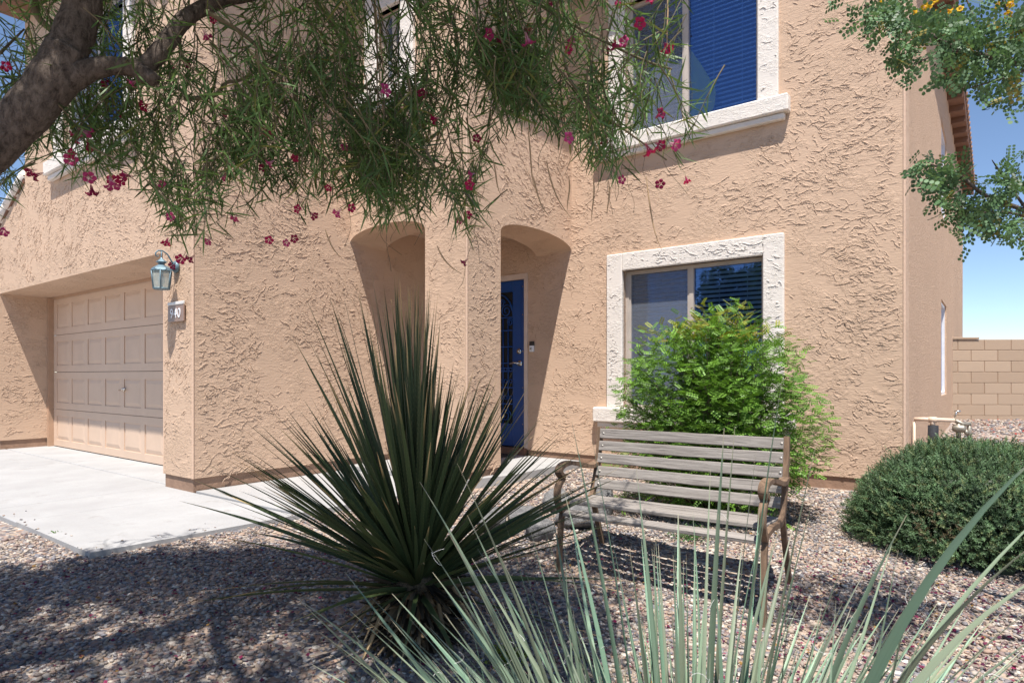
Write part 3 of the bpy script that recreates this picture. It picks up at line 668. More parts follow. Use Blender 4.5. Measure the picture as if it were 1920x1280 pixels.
# pipe assembly by the right wall -----------------------------------
t = hroot('backflow_pipes', 4.884, 3.95, .0, label='tan pipe with valve and black foam wrapped risers beside the right wall', cat='pipes')
zt = .62
m = MB(); m.tube([(.025, 0, -.1), (.025, 0, zt-.02)], .011, 8); m.tube([(.025, 0, zt), (.10, 0, zt+.002), (.32, .02, zt)], .018, 10); m.lathe([(.026, -.03), (.026, .03)], (.16, .01, zt), 10, 0); m.tube([(.16, .01, zt), (.16, .01, zt-.06)], .02, 8); m.build('pipe', M['pipe'], t)
m = MB(); m.tube([(.165, .01, -.1), (.165, .01, .1), (.163, .01, .3), (.165, .01, zt-.05)], [.043, .041, .043, .040], 14); m.build('foam_riser', M['foam'], t)
m = MB(); m.tube([(.33, .03, -.1), (.335, .03, .2), (.345, .03, zt-.17)], .040, 14); m.build('foam_riser', M['foam'], t)
m = MB(); m.tube([(.42, .06, -.1), (.42, .06, .2), (.42, .06, zt-.17)], .030, 14); m.build('foam_riser', M['foam'], t)
m = MB(); m.lathe([(.02, -.05), (.034, -.03), (.034, .03), (.02, .05)], (.35, .03, zt-.07), 10, 0); m.tube([(.32, .02, zt), (.37, .04, zt-.03), (.43, .06, zt-.03)], .018, 8); m.tube([(.345, .03, zt-.03), (.345, .03, zt-.17)], .018, 8); m.tube([(.42, .06, zt-.03), (.42, .06, zt-.17)], .016, 8)
m.lathe([(.012, -.015), (.03, 0), (.012, .015)], (.40, .03, zt-.10), 8, 0); m.build('valve', M['brass'], t)
m = MB(); m.tube([(.31, .02, zt), (.325, .02, zt+.05), (.33, .02, zt+.075)], .009, 6); m.tube([(.315, .02, zt+.075), (.36, .02, zt+.08)], .010, 6); m.build('valve_lever', M['steel'], t)

# bench --------------------------------------------------------------
bn = empty('garden_bench', (1.15, 2.925, -.115), R(-35), label='weathered grey wood slat bench with rusty brown arms and legs', cat='bench')
Wb = 1.06
def slat(y, z, h, th, lean, name='back_slat', x0=-Wb, x1=0):
    """board across the bench, h tall along its lean"""
    m = MB(); c, s = math.cos(lean), math.sin(lean); n = 14; prof = [(-th/2, 0), (th/2, 0), (th/2, h), (-th/2, h)]; ch = .004
    prof = [(-th/2+ch,0),(th/2-ch,0),(th/2,ch),(th/2,h-ch),(th/2-ch,h),(-th/2+ch,h),(-th/2,h-ch),(-th/2,ch)]
    vs = []
    for i in range(n+1):
        x = x0+(x1-x0)*i/n; dz = random.gauss(0, .0006); dy = random.gauss(0, .0006)
        for p, q in prof: vs.append((x, y+dy+p*c+q*s, z+dz-p*s+q*c))
    k = len(prof); fs = [tuple(range(k))[::-1], tuple(range(n*k, n*k+k))]+[(i*k+j, i*k+(j+1)%k, (i+1)*k+(j+1)%k, (i+1)*k+j) for i in range(n) for j in range(k)]
    m.add(vs, fs); return m.build(name, M['slat'], bn)
prof = [(.385, .438, R(16)), (.405, .512, R(15)), (.425, .587, R(13)), (.443, .661, R(11)), (.458, .735, R(8))]
for y_, z_, ln in prof: slat(y_, z_, .059, .020, ln)
for y_, z_, ln in ((.0, .345, R(80)), (.075, .402, R(92)), (.155, .398, R(94)), (.235, .394, R(95)), (.315, .392, R(95))): slat(y_, z_, .062, .022, ln, 'seat_slat')
for sx in (-Wb-.012, .012):
    side = []
    m = MB()
    def strap(pts, wd=.026, th=.013):
        n = len(pts); vs = []
        for i, (y, z) in enumerate(pts):
            y0, z0 = pts[max(i-1, 0)]; y1, z1 = pts[min(i+1, n-1)]; d = Vector((y1-y0, z1-z0)).normalized(); q = Vector((-d.y, d.x))*th
            for s1, s2 in ((-1,-1),(1,-1),(1,1),(-1,1)): vs.append((sx+s1*wd/2, y+q.x*s2, z+q.y*s2))
        fs = [(0,1,2,3)[::-1], (4*n-4, 4*n-3, 4*n-2, 4*n-1)]+[(4*i+j, 4*i+(j+1)%4, 4*i+4+(j+1)%4, 4*i+4+j) for i in range(n-1) for j in range(4)]
        m.add(vs, fs)
    def curve(ps, n=24):
        ps = [Vector((*p, 0)) for p in ps]; out = []; P_ = [ps[0]]+ps+[ps[-1]]
        for i in range(1, len(P_)-2):
            for t in lin(0, 1, 7, endpoint=False):
                a, b, c, d = P_[i-1:i+3]; v = .5*((2*b)+(c-a)*t+(2*a-5*b+4*c-d)*t*t+(3*b-a-3*c+d)*t**3); out.append((v.x, v.y))
        out.append((ps[-1].x, ps[-1].y)); return out
    strap(curve([(-.015, -.03), (-.012, .15), (.005, .30), (.03, .375)]))                       # front leg
    strap(curve([(.03, .375), (.15, .388), (.30, .378), (.375, .40)]))                          # seat rail
    strap(curve([(.375, .40), (.41, .48), (.45, .60), (.485, .80)]), .026, .016)                # back upright
    strap(curve([(.375, .40), (.42, .28), (.50, .10), (.56, -.03)]))                            # rear leg
    m.build('side_frame', M['iron'], bn)
    m = MB(); strap(curve([(.008, .36), (-.035, .43), (-.03, .50), (.02, .545)]), .034, .012)
    strap(curve([(.02, .548), (-.02, .585), (.01, .615), (.10, .622), (.22, .600), (.34, .575), (.43, .585)]), .044, .011); m.build('armrest', M['iron'], bn)
    for y_, z_, ln in prof:
        m = MB(); m.lathe([(.007, -.014), (.007, .0)], (sx*.985+(.0 if sx > 0 else .0)-(.02 if sx > 0 else -.02), y_+.007, z_+.03), 8, 1); m.build('bolt', M['bolt'], bn)

# rocks ---------------------------------------------------------------
def rock(x, y, s, label, seed):
    r = np.random.default_rng(seed); bm_v, bm_f = IV.copy(), IF.copy()
    import bmesh
    bm = bmesh.new(); bmesh.ops.create_icosphere(bm, subdivisions=4, radius=1)
    pl = norm(r.normal(0, 1, (9, 3))); dd = r.uniform(.62, .95, 9)
    for v in bm.verts:
        p = np.array(v.co)
        for q, d in zip(pl, dd):
            t = p@q-d
            if t > 0: p = p-q*t*.92
        p = p*(1+.03*math.sin(7*p[0]+seed)*math.sin(6*p[1])+.02*math.sin(17*p[2]+5*p[0]))
        v.co = Vector((p[0]*s[0], p[1]*s[1], p[2]*s[2]))
    me = bpy.data.meshes.new('rock'); bm.to_mesh(me); bm.free(); me.polygons.foreach_set('use_smooth', [True]*len(me.polygons)); me.materials.append(M['rock'])
    o = bpy.data.objects.new('rock', me); COL.objects.link(o); o.location = (x, y, float(gz(x, y))+s[2]*.45); o.rotation_euler = (0, 0, seed)
    tag(o, label, 'rock', 'rocks beside the bench')
rock(.17, 4.05, (.11, .09, .09), 'pale rounded rock nearest the bench front leg at the left', 3)
rock(.43, 4.35, (.20, .14, .12), 'wide grey rock under the left end of the bench seat', 5)
rock(.10, 4.52, (.20, .14, .08), 'broad flat grey rock furthest left behind the spiky plant', 8)
rock(.35, 4.85, (.17, .12, .12), 'blue grey rock behind the left bench arm', 11)
rock(.68, 4.75, (.10, .08, .20), 'upright grey stone seen between the bench back and the arm', 14)
rock(-.12, 4.25, (.14, .11, .10), 'small tan rock in the shade of the spiky plant', 17)

# ------------------------------------------------------------------ leaf blades (sotol, hesperaloe)
def blades(bases, dirs, length, width, bow, roll, col0, coltip, tipstart, seg=9, fold=.45, prof=None):
    """V shaped tapering blades. bow: sideways sag vector (N,3) added quadratically"""
    n = len(bases); t = np.linspace(0, 1, seg+1); pr = prof if prof is not None else np.clip(1.0-t**2.2, .03, 1)*np.where(t < .1, .8+2*t, 1)
    c = bases[:, None, :]+dirs[:, None, :]*(length[:, None, None]*t[None, :, None])+bow[:, None, :]*(t**2)[None, :, None]
    tg = norm(np.gradient(c, axis=1)); up = np.broadcast_to(np.array([0, 0, 1.]), tg.shape); side = norm(np.cross(tg, up)); nr = np.cross(side, tg)
    ca, sa = np.cos(roll)[:, None, None], np.sin(roll)[:, None, None]; s2 = side*ca+nr*sa; n2 = nr*ca-side*sa
    w = (width[:, None]*pr[None, :]/2)[..., None]
    V = np.stack([c-s2*w+n2*w*fold, c, c+s2*w+n2*w*fold], 2).reshape(-1, 3)
    base = (np.arange(n)*(seg+1)*3)[:, None, None]; k = np.arange(seg)[None, :, None]*3+base
    F = np.concatenate([np.stack([k+0, k+1, k+4, k+3], -1), np.stack([k+1, k+2, k+5, k+4], -1)], 2).reshape(-1, 4)
    f = np.clip((t[None]-tipstart[:, None])/.06, 0, 1)[..., None]
    C = col0[:, None]*(1-f)+coltip[:, None]*f; C = np.repeat(C, 3, 1).reshape(-1, 3)
    U = np.stack([np.tile(np.array([0, .5, 1]), n*(seg+1)), np.repeat(np.tile(t, n), 3)], -1)+np.c_[np.zeros(n*(seg+1)*3), np.repeat(rng.uniform(0, 9, n).round(), (seg+1)*3)]
    return V, F, C, U
# sotol --------------------------------------------------------------
SB = np.array([-.42, 2.80]); sz = float(gz(*SB)); SC = np.array([SB[0], SB[1], sz+.25])
t = empty('sotol_plant', (SB[0], SB[1], sz), label='large dark green spiky rosette plant with tan leaf tips in the middle', cat='spiky plant')
n = 370
el = R(8)+np.arccos(rng.uniform(0, 1, n)**.80)*0; el = np.radians(rng.choice([1], n)*np.clip(rng.beta(1.45, 1.10, n)*84+6, 2, 90)); ph = rng.uniform(0, 2*math.pi, n)
D = np.c_[np.cos(el)*np.cos(ph), np.cos(el)*np.sin(ph), np.sin(el)]
ul = norm(np.array([[-.22, .15, 1.]]))[0]
L_ = rng.uniform(.88, 1.03, n)+.40*np.clip((D@ul-.90)/.1, 0, 1)*(D[:, 0] < .05)-.06*(D[:, 2] > .93)*(D[:, 0] > .05); L_ *= np.where(rng.random(n) < .12, rng.uniform(.4, .75, n), 1)
L_ = np.where((D[:, 1] < -.55), L_*.86, L_)
b0 = SC+D*.07*np.array([1, 1, .8])-np.c_[np.zeros((n, 2)), (1-D[:, 2])*.06]
g = rng.uniform(.75, 1.3, n)[:, None]
c0 = np.array([.050, .076, .027])*g+np.c_[rng.uniform(0, .006, n), np.zeros(n), np.zeros(n)]; ct = np.array([.34, .235, .11])*rng.uniform(.6, 1.2, n)[:, None]
bowv = np.c_[rng.normal(0, .03, (n, 2)), -.02-.16*(np.cos(el)**2)*rng.uniform(.3, 1.1, n)]
V, F, C, U = blades(b0, D, L_, rng.uniform(.020, .028, n), bowv, rng.normal(0, .5, n), c0, ct*1.7, np.where(rng.random(n) < .7, rng.uniform(.76, .93, n), .95), 10)
np_obj('leaves', V, F, M['sotol'], t, (SB[0], SB[1], sz), C, U, True)
n = 70; ph = rng.uniform(0, 6.283, n); el = rng.uniform(.1, 1.4, n)      # curled brown tip threads
D = np.c_[np.cos(el)*np.cos(ph), np.cos(el)*np.sin(ph), np.sin(el)]
m = MB(); m.lathe([(.09, -.05), (.14, .0), (.155, .08), (.14, .17), (.10, .24), (.05, .29)], (0, 0, 0), 20); m.build('trunk', M['stub'], t)
n = 620; ph = rng.uniform(0, 6.283, n); hz = rng.uniform(0, .27, n); rr_ = .165-.05*np.abs(hz-.14)/.2
ba = np.c_[SB[0]+rr_*.85*np.cos(ph), SB[1]+rr_*.85*np.sin(ph), sz+hz]
D = norm(np.c_[np.cos(ph), np.sin(ph), rng.uniform(-.9, .15, n)+hz*1.2]); g = rng.choice([.08, .18, .35, .8], n)[:, None]
V, F, C, U = blades(ba, D, rng.uniform(.05, .14, n), rng.uniform(.014, .026, n), np.zeros((n, 3)), rng.normal(0, .5, n), np.array([.20, .135, .07])*g, np.array([.30, .22, .13])*g, np.full(n, .6), 2, .3, np.array([1, .9, .5]))
np_obj('leaf_base', V, F, M['deadleaf'], t, (SB[0], SB[1], sz), C, U)
n = 20; ph = rng.uniform(0, 6.283, n)
ba = np.c_[SB[0]+.17*np.cos(ph), SB[1]+.17*np.sin(ph), sz+rng.uniform(.17, .26, n)]; D = norm(np.c_[.35*np.cos(ph), .35*np.sin(ph), -np.ones(n)*rng.uniform(.2, 1, n)])
V, F, C, U = blades(ba, D, rng.uniform(.16, .32, n), rng.uniform(.012, .02, n), np.c_[.04*np.cos(ph), .04*np.sin(ph), -.05*np.ones(n)], rng.normal(1.2, .6, n), np.array([.36, .255, .14])*rng.uniform(.5, 1.1, n)[:, None], np.array([.3, .2, .1])*np.ones((n, 1)), np.full(n, .9), 6)
np_obj('dead_leaf', V, F, M['deadleaf'], t, (SB[0], SB[1], sz), C, U)

# hesperaloe (foreground) ---------------------------------------------
def at(px, py, Y): return np.array([(px-960)/1190*Y, Y, 1+(705-py)/1190*Y])
HB = np.array([.42, 1.50]); hz_ = float(gz(*HB)); HO = (HB[0], HB[1], hz_)
t = empty('red_yucca', HO, label='pale grey green strappy plant with curly white threads in the foreground', cat='strappy plant')
tips = [(553,1117,1.75),(650,1139,1.68),(787,903,1.62),(857,868,1.5),(795,1010,1.66),(770,1150,1.42),(876,965,1.7),(842,1000,1.6),(940,1045,1.4),(1072,790,1.55),(1108,770+40,1.7),(1193,876,1.62),
        (1272,962,1.7),(1332,880,1.6),(1358,802,1.66),(1378,800,1.75),(1420,832,1.7),(1450,862,1.3),(1468,705,1.7),(600,1185,1.6),(690,1165,1.5),(735,1112,1.6),(905,1092,1.6),(862,1125,1.5),(585,1245,1.45),(640,1215,1.75),(1000,1080,1.5),(1600,1010,1.6),(1690,1150,1.5),(1580,1130,1.6),(1533,822,1.52),(1527,925,1.66),(1180,1025,1.6),(1045,985,1.7),(1010,960,1.75),(1060,930,1.62),
        (1207,985,1.7),(1222,1028,1.75),(1262,1040,1.6),(1300,1090,1.7),(1665,1020,1.55),(1735,1105,1.5),(1500,1085,1.75),(960,1180,1.8),(700,1230,1.6),(1900,1240,1.35)]
near = [(1965,838,1.12,.029,.48),(1960,1005,1.2,.026,.36),(1975,1065,1.1,.026,.40),(1960,1180,1.2,.024,.15),(1960,1120,1.15,.026,.2),(1990,930,1.3,.024,.25),(1985,1250,1.05,.028,.15),(1760,1085,1.25,.022,.2),(1700,905+60,1.35,.02,.15)]
bs, ds, ls, ws, bw_ = [], [], [], [], []
def leaf_to(tip, w_, sag):
    out = np.array([tip[0]-HB[0], tip[1]-HB[1]]); r_ = np.hypot(*out)+1e-6; b = np.array([*(HB+out/r_*min(.20, r_*.35)), hz_])
    bow = np.array([out[0]*.18, out[1]*.18, -sag]); d = tip-b-bow; l = np.linalg.norm(d); bs.append(b); ds.append(d/l); ls.append(l); ws.append(w_); bw_.append(bow)
for x, y, Y in tips: leaf_to(at(x, y, Y), random.uniform(.016, .024), random.uniform(0, .10))
for x, y, Y, w_, sg in near: leaf_to(at(x, y, Y), w_, sg)
for i in range(340):
    ph = random.uniform(0, 6.283); e_ = R(random.choice((random.uniform(34, 60), random.uniform(55, 88)))); l = random.uniform(.42, .95)
    if math.sin(ph) < 0 and e_ < R(72): e_ = R(random.uniform(72, 86)); l *= .8
    r_ = random.uniform(.02, .34); b = np.array([HB[0]+r_*math.cos(ph)*1.25, HB[1]+r_*math.sin(ph)*.9, hz_]); d = np.array([math.cos(e_)*math.cos(ph)*1.15, math.cos(e_)*math.sin(ph), math.sin(e_)])
    bs.append(b); ds.append(d/np.linalg.norm(d)); ls.append(l); ws.append(random.uniform(.013, .021)); bw_.append(np.array([random.gauss(0, .03), random.gauss(0, .02), -.02]))
for i in range(150):                           # outer blades leaning out low to both sides
    ph = R(random.uniform(-35, 50)) if i < 95 else R(random.uniform(135, 215)); e_ = R(random.uniform(24, 58)); l = random.uniform(.55, 1.0)
    r_ = random.uniform(.05, .32); b = np.array([HB[0]+r_*math.cos(ph), HB[1]+r_*math.sin(ph)*.9, hz_]); d = np.array([math.cos(e_)*math.cos(ph), math.cos(e_)*math.sin(ph), math.sin(e_)+.12])
    bs.append(b); ds.append(d/np.linalg.norm(d)); ls.append(l); ws.append(random.uniform(.014, .023)); bw_.append(np.array([.05*math.cos(ph), .03*math.sin(ph), -random.uniform(.03, .16)]))
bs, ds, ls, ws, bw_ = map(np.array, (bs, ds, ls, ws, bw_)); n = len(bs)
tt_ = np.linspace(0, 1, 13); pr = np.clip(1.02-tt_**1.9, .05, 1)
c0 = np.array([.235, .305, .205])*rng.uniform(.4, 1.2, n)[:, None]; c0[:, 0] *= rng.uniform(.8, 1.15, n)
stubs = rng.random(n) < .12; ls = np.where(stubs & (np.arange(n) > 45), ls*.6, ls)
V, F, C, U = blades(bs, ds, ls, ws, bw_, rng.normal(0, .7, n), c0, np.array([.40, .33, .24])*np.ones((n, 1)), np.full(n, .955), 12, .5, pr)
np_obj('leaves', V, F, M['hesp'], t, HO, C, U, True)
m = MB()                                       # white threads peeling from the margins
for i in range(130):
    j = random.randrange(n); s_ = random.uniform(.3, .95); p = Vector(bs[j]+ds[j]*ls[j]*s_+bw_[j]*s_*s_)
    d = Vector(rnd_dirs(1)[0]); q = Vector(rnd_dirs(1)[0]).cross(d).normalized(); r_ = random.uniform(.008, .030); turns = random.uniform(.25, .95); pts = []
    up_ = Vector(ds[j])*random.uniform(-.02, .03)
    for a in lin(0, 1, 11): an = a*turns*6.283; pts.append(p+d*(r_*(1-math.cos(an)))+q*(r_*math.sin(an))+up_*a)
    m.tube(pts, .00045, 3, False)
tag(m.build('curly_thread', M['thread'], t, HO, recalc=False), kind='stuff')
m = MB(); m.lathe([(.24, -.02), (.20, .04), (.08, .09)], HO, 16); m.build('crown_base', M['stub'], t, HO)

# weeds under it
def weed(x, y, s, lab, n=260, col=(.12, .20, .03), name='weed'):
    z = float(gz(x, y)); d = rnd_dirs(n, .1, 1); r_ = rng.uniform(.2, 1, n)[:, None]
    pos = np.array([x, y, z])+d*r_*np.array([s, s, s*.6]); q = rnd_dirs(n, -.2, .8)
    LV = np.array([(-.5, 0, 0), (.5, 0, 0), (.35, 1, .1), (-.35, 1, .1)]); 
    V, F = scatter(LV, np.array([(0,1,2,3)]), pos, frames(q, rnd_dirs(n)), np.c_[rng.uniform(.004, .009, n), rng.uniform(.010, .022, n), np.ones(n)*.01])
    o = np_obj(name, V, F, M['leaf'], None, (x, y, z), np.repeat(np.array(col)*rng.uniform(.6, 1.5, n)[:, None], 4, 0)); o.location = (x, y, z); tag(o, lab, 'weed')
weed(-.03, 2.62, .11, 'yellow green weed in the gravel right of the spiky plant base', 300, (.16, .20, .02))
weed(.14, 1.95, .12, 'bright green weed among the pale strappy leaves', 300, (.09, .19, .03))
weed(1.14, 4.05, .17, 'low green sprout on the gravel under the bench seat', 420, (.05, .13, .03))
weed(3.05, 3.15, .22, 'low dark weed at the foot of the round shrub', 420, (.05, .10, .03))
weed(-2.92, 4.06, .05, 'tiny green tuft beside the walkway edge at far left', 90, (.08, .16, .03))

# ------------------------------------------------------------------ shrubs
def pinnate(n_pair, lw, ll):
    """a compound leaf along +y, unit length; returns template quads"""
    vs, fs = [], []
    for i in range(n_pair):
        y = .18+.80*i/(n_pair-1)
        for s in (-1, 1):
            k = len(vs); b = np.array([0, y, 0]); d = np.array([s*.93, .36, .0]); q = np.array([-.36*s, .93, 0])
            L0 = ll*(1-.3*abs(i/(n_pair-1)-.4)); zt_ = .03
            for (u, v_) in ((.08, 0), (.5, -1), (1, 0), (.5, 1)):
                p = b+d*u*L0+q*v_*lw/2; vs.append((p[0], p[1], -abs(p[0])*.25+zt_*u))
            fs.append((k, k+1, k+2, k+3))
    return np.array(vs), np.array(fs)
def clumpy(p, f, s=0): return (np.sin(p[:, 0]*f+s)*np.sin(p[:, 1]*f*1.2+2+s)*np.sin(p[:, 2]*f*1.1+4+s)+.45*np.sin(p[:, 0]*f*2.3+1)*np.sin(p[:, 2]*f*2.5+s))
# feathery green shrub behind the bench
FC = np.array([1.52, 4.72]); fz = float(gz(*FC)); FO = (FC[0], FC[1], fz)
t = empty('feathery_shrub', FO, label='bright green feathery shrub behind the bench below the window', cat='shrub')
m = MB(); sprays = []
for i in range(300):
    ph = random.uniform(0, 6.283); el_ = random.betavariate(1.3, 1.2)*R(86)+R(2); L0 = random.uniform(.72, 1.0)
    rx = .76 if math.cos(ph) > 0 else .80
    tip = Vector((rx*math.cos(el_)*math.cos(ph), .66*math.cos(el_)*math.sin(ph), .38+1.12*math.sin(el_)))*1.0*L0; tip.z = min(tip.z, 1.50)+random.uniform(-.05, .05)
    if random.random() < .22: tip.z = random.uniform(.08, .6)
    b = Vector((random.gauss(0, .06), random.gauss(0, .05), 0)); mid = b*.3+tip*.6+Vector((0, 0, .22)); pts = [((1-u)**2*b+2*u*(1-u)*mid+u*u*tip)+Vector((random.gauss(0, .008), random.gauss(0, .008), 0)) for u in lin(0, 1, 9)]
    m.tube([p+Vector(FO) for p in pts], list(np.linspace(.007, .0018, 9)), 4, False)
    for k_ in range(30):
        u = random.uniform(.38, 1.04); p = pts[0]*0; f_ = min(u, .999)*8; i0 = int(f_); p = pts[i0].lerp(pts[min(i0+1, 8)], f_-i0); dirv = (pts[min(i0+1, 8)]-pts[max(i0-1, 0)]).normalized()
        sprays.append((p+Vector((random.gauss(0, .035), random.gauss(0, .035), random.gauss(0, .035))), dirv))
m.build('stem', M['twig'], t, FO, recalc=False)
n2 = 5200; d = rnd_dirs(n2, -.93, 1); rd = rng.uniform(.55, 1.0, n2)**.6*(1+.10*np.sin(d[:, 0]*6)*np.sin(d[:, 2]*7+d[:, 1]*4+1)+.06*np.sin(d[:, 0]*15+2)*np.sin(d[:, 2]*13))
ep = np.array([0, 0, .75])+d*rd[:, None]*np.array([.74, .66, .80]); ep[:, 0] += .05*np.sin(ep[:, 2]*4)
pos = np.vstack([np.array([s[0] for s in sprays]), ep])+np.array(FO); dr = np.vstack([np.array([s[1] for s in sprays]), d]); n = len(pos); q = norm(dr*.5+rnd_dirs(n, -.45, .55)*1.0); q[:, 2] -= .15
tv, tf = pinnate(5, .21, .28); nn = norm(rnd_dirs(n)*.75+np.array([0, -.1, 1.0])); sc_ = rng.uniform(.05, .085, n)
V, F = scatter(tv, tf, pos, frames(q, nn), sc_)
out = np.linalg.norm((pos-np.array([FC[0], FC[1], fz+.7]))/np.array([.8, .65, .75]), axis=1)
cc = np.array([.135, .265, .036])*rng.uniform(.55, 1.35, n)[:, None]; cc[:, 0] += np.where((pos[:, 2] > 1.25)&(rng.random(n) < .35), .12, 0)
cc = cc*(1+.25*np.clip(clumpy(pos, 9), -1, 1))[:, None]
np_obj('leaves', V, F, M['leaf'], t, FO, np.repeat(cc, len(tv), 0))
# round dark shrub at the right
RC = np.array([2.90, 3.98]); rz_ = float(gz(*RC)); RO = (RC[0], RC[1], rz_)
t = empty('round_shrub', RO, label='dense rounded dark green small leaved shrub at the right', cat='shrub')
n = 14500; d = rnd_dirs(n, -.12, 1); lump = 1+.05*np.sin(d[:, 0]*7+1)*np.sin(d[:, 1]*6+d[:, 2]*5)+.035*np.sin(d[:, 0]*17)*np.sin(d[:, 2]*15+2)
rad = lump*np.where(rng.random(n) < .75, rng.uniform(.86, 1.03, n)+(rng.random(n) < .06)*rng.uniform(0, .09, n), rng.uniform(.55, .9, n))
pos = np.array(RO)+np.array([0, 0, .06])+d*rad[:, None]*np.array([.69, .64, .54])
q = norm(d*.8+rnd_dirs(n)*.65+np.array([0, 0, .35]))
vs, fs = [], []
for i in range(13):
    y = .05+.95*i/12; a = i*2.4; dx, dz = math.cos(a), math.sin(a); L0 = .26*(1-.4*y); w0 = .045
    k_ = len(vs); vs += [(-w0*dz, y, w0*dx), (w0*dz, y, -w0*dx), (dx*L0*.85+w0*dz*.6, y+L0*.8, dz*L0*.85-w0*dx*.6), (dx*L0-w0*dz*.6, y+L0*.85, dz*L0+w0*dx*.6)]; fs.append((k_, k_+1, k_+2, k_+3))
tv, tf = np.array(vs), np.array(fs)
V, F = scatter(tv, tf, pos, frames(q, rnd_dirs(n)), rng.uniform(.034, .066, n))
cc = np.array([.090, .150, .072])*rng.uniform(.45, 1.7, n)[:, None]*(1+.35*np.clip(clumpy(pos, 8, 1), -1, 1))[:, None]; b_ = (clumpy(pos, 5, 3) > .62)&(rng.random(n) < .5); cc[b_] = np.array([.15, .12, .065])*rng.uniform(.5, 1.2, b_.sum())[:, None]; y_ = rng.random(n) < .12; cc[y_] = np.array([.19, .23, .10])*rng.uniform(.7, 1.2, y_.sum())[:, None]
np_obj('leaves', V, F, M['leaf'], t, RO, np.repeat(cc, len(tv), 0))
m = MB()
for i in range(150):
    d0 = Vector(rnd_dirs(1, -.1, .98)[0]); p0 = Vector((0, 0, .03)); p1 = Vector((d0.x*.68, d0.y*.64, d0.z*.53+.06)); mid = p0.lerp(p1, .55)+Vector((random.gauss(0, .06), random.gauss(0, .06), .06))
    m.tube([((1-u)**2*p0+2*u*(1-u)*mid+u*u*p1)+Vector(RO) for u in lin(0, 1.02, 7)], [.006, .005, .004, .003, .0025, .002, .0012], 4, False)
m.build('stem', M['twig'], t, RO, recalc=False)
# inner mass of darker leaves so the shrub is not see-through
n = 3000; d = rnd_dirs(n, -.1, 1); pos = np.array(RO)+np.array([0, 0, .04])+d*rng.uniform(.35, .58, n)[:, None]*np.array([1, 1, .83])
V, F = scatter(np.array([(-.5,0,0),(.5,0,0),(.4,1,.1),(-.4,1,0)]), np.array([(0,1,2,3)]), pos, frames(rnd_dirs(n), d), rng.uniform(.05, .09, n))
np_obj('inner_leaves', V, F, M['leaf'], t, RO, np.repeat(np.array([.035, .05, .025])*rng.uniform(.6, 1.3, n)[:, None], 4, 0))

# ------------------------------------------------------------------ desert willow (left, canopy across the top)
WB = (-2.25, 1.95, float(gz(-2.25, 1.95)))
wt = empty('desert_willow', WB, label='desert willow tree with thick dark branches, narrow leaves and magenta flowers', cat='tree')
def smooth(ps, rs, k=6):
    P_ = [Vector(ps[0])]+[Vector(p) for p in ps]+[Vector(ps[-1])]; R_ = [rs[0]]+list(rs)+[rs[-1]]; o1, o2 = [], []
    for i in range(1, len(P_)-2):
        for t_ in lin(0, 1, k, endpoint=False):
            a, b, c, d = P_[i-1:i+3]; o1.append(.5*((2*b)+(c-a)*t_+(2*a-5*b+4*c-d)*t_*t_+(3*b-a-3*c+d)*t_**3)); o2.append(R_[i]*(1-t_)+R_[i+1]*t_)
    o1.append(P_[-2]); o2.append(R_[-2]); return o1, o2
def limb(m, ps, rs, n=14, wob=.0):
    p, r = smooth(ps, rs); r = [x*(1+wob*math.sin(i*1.3)+wob*.6*math.sin(i*2.9)) for i, x in enumerate(r)]; m.tube(p, r, n)
def A(px, py, Y): return tuple(float(x) for x in at(px, py, Y))
m = MB()
limb(m, [WB, (-2.22, 1.95, .6), (-2.05, 1.95, 1.15), A(-60, 325, 1.95), A(35, 228, 1.97), A(98, 152, 2.0), A(128, 95, 2.02)], [.13, .10, .078, .064, .064, .068, .058], 18, .03)
limb(m, [A(85, 165, 1.99), A(120, 105, 2.02), A(145, 45, 2.05), A(158, -30, 2.08), A(150, -250, 2.2), A(260, -600, 2.3)], [.060, .060, .056, .053, .05, .03], 16, .03)
limb(m, [A(95, 172, 2.0), A(150, 138, 2.02), A(205, 124, 2.05), A(262, 126, 2.08), A(290, 108, 2.1), A(318, 72, 2.13), A(352, 32, 2.2), A(420, 0, 2.3), A(520, -20, 2.4), A(700, -60, 2.5), A(950, -110, 2.5)], [.055, .038, .029, .028, .030, .029, .027, .025, .022, .018, .012], 14, .04)
limb(m, [A(250, 128, 2.08), A(275, 142, 2.07), A(290, 150, 2.06)], [.03, .027, .020], 10)
limb(m, [(-2.1, 1.9, 1.0), (-2.6, 1.6, 1.9), (-3.1, 1.2, 2.8), (-3.5, .9, 3.4)], [.09, .07, .05, .02], 12, .03)
limb(m, [A(150, 0, 2.07), (-1.3, 1.4, 2.9), (-1.0, .8, 3.5)], [.05, .035, .015], 10)
trk = m.build('trunk', M['bark'], wt, WB)
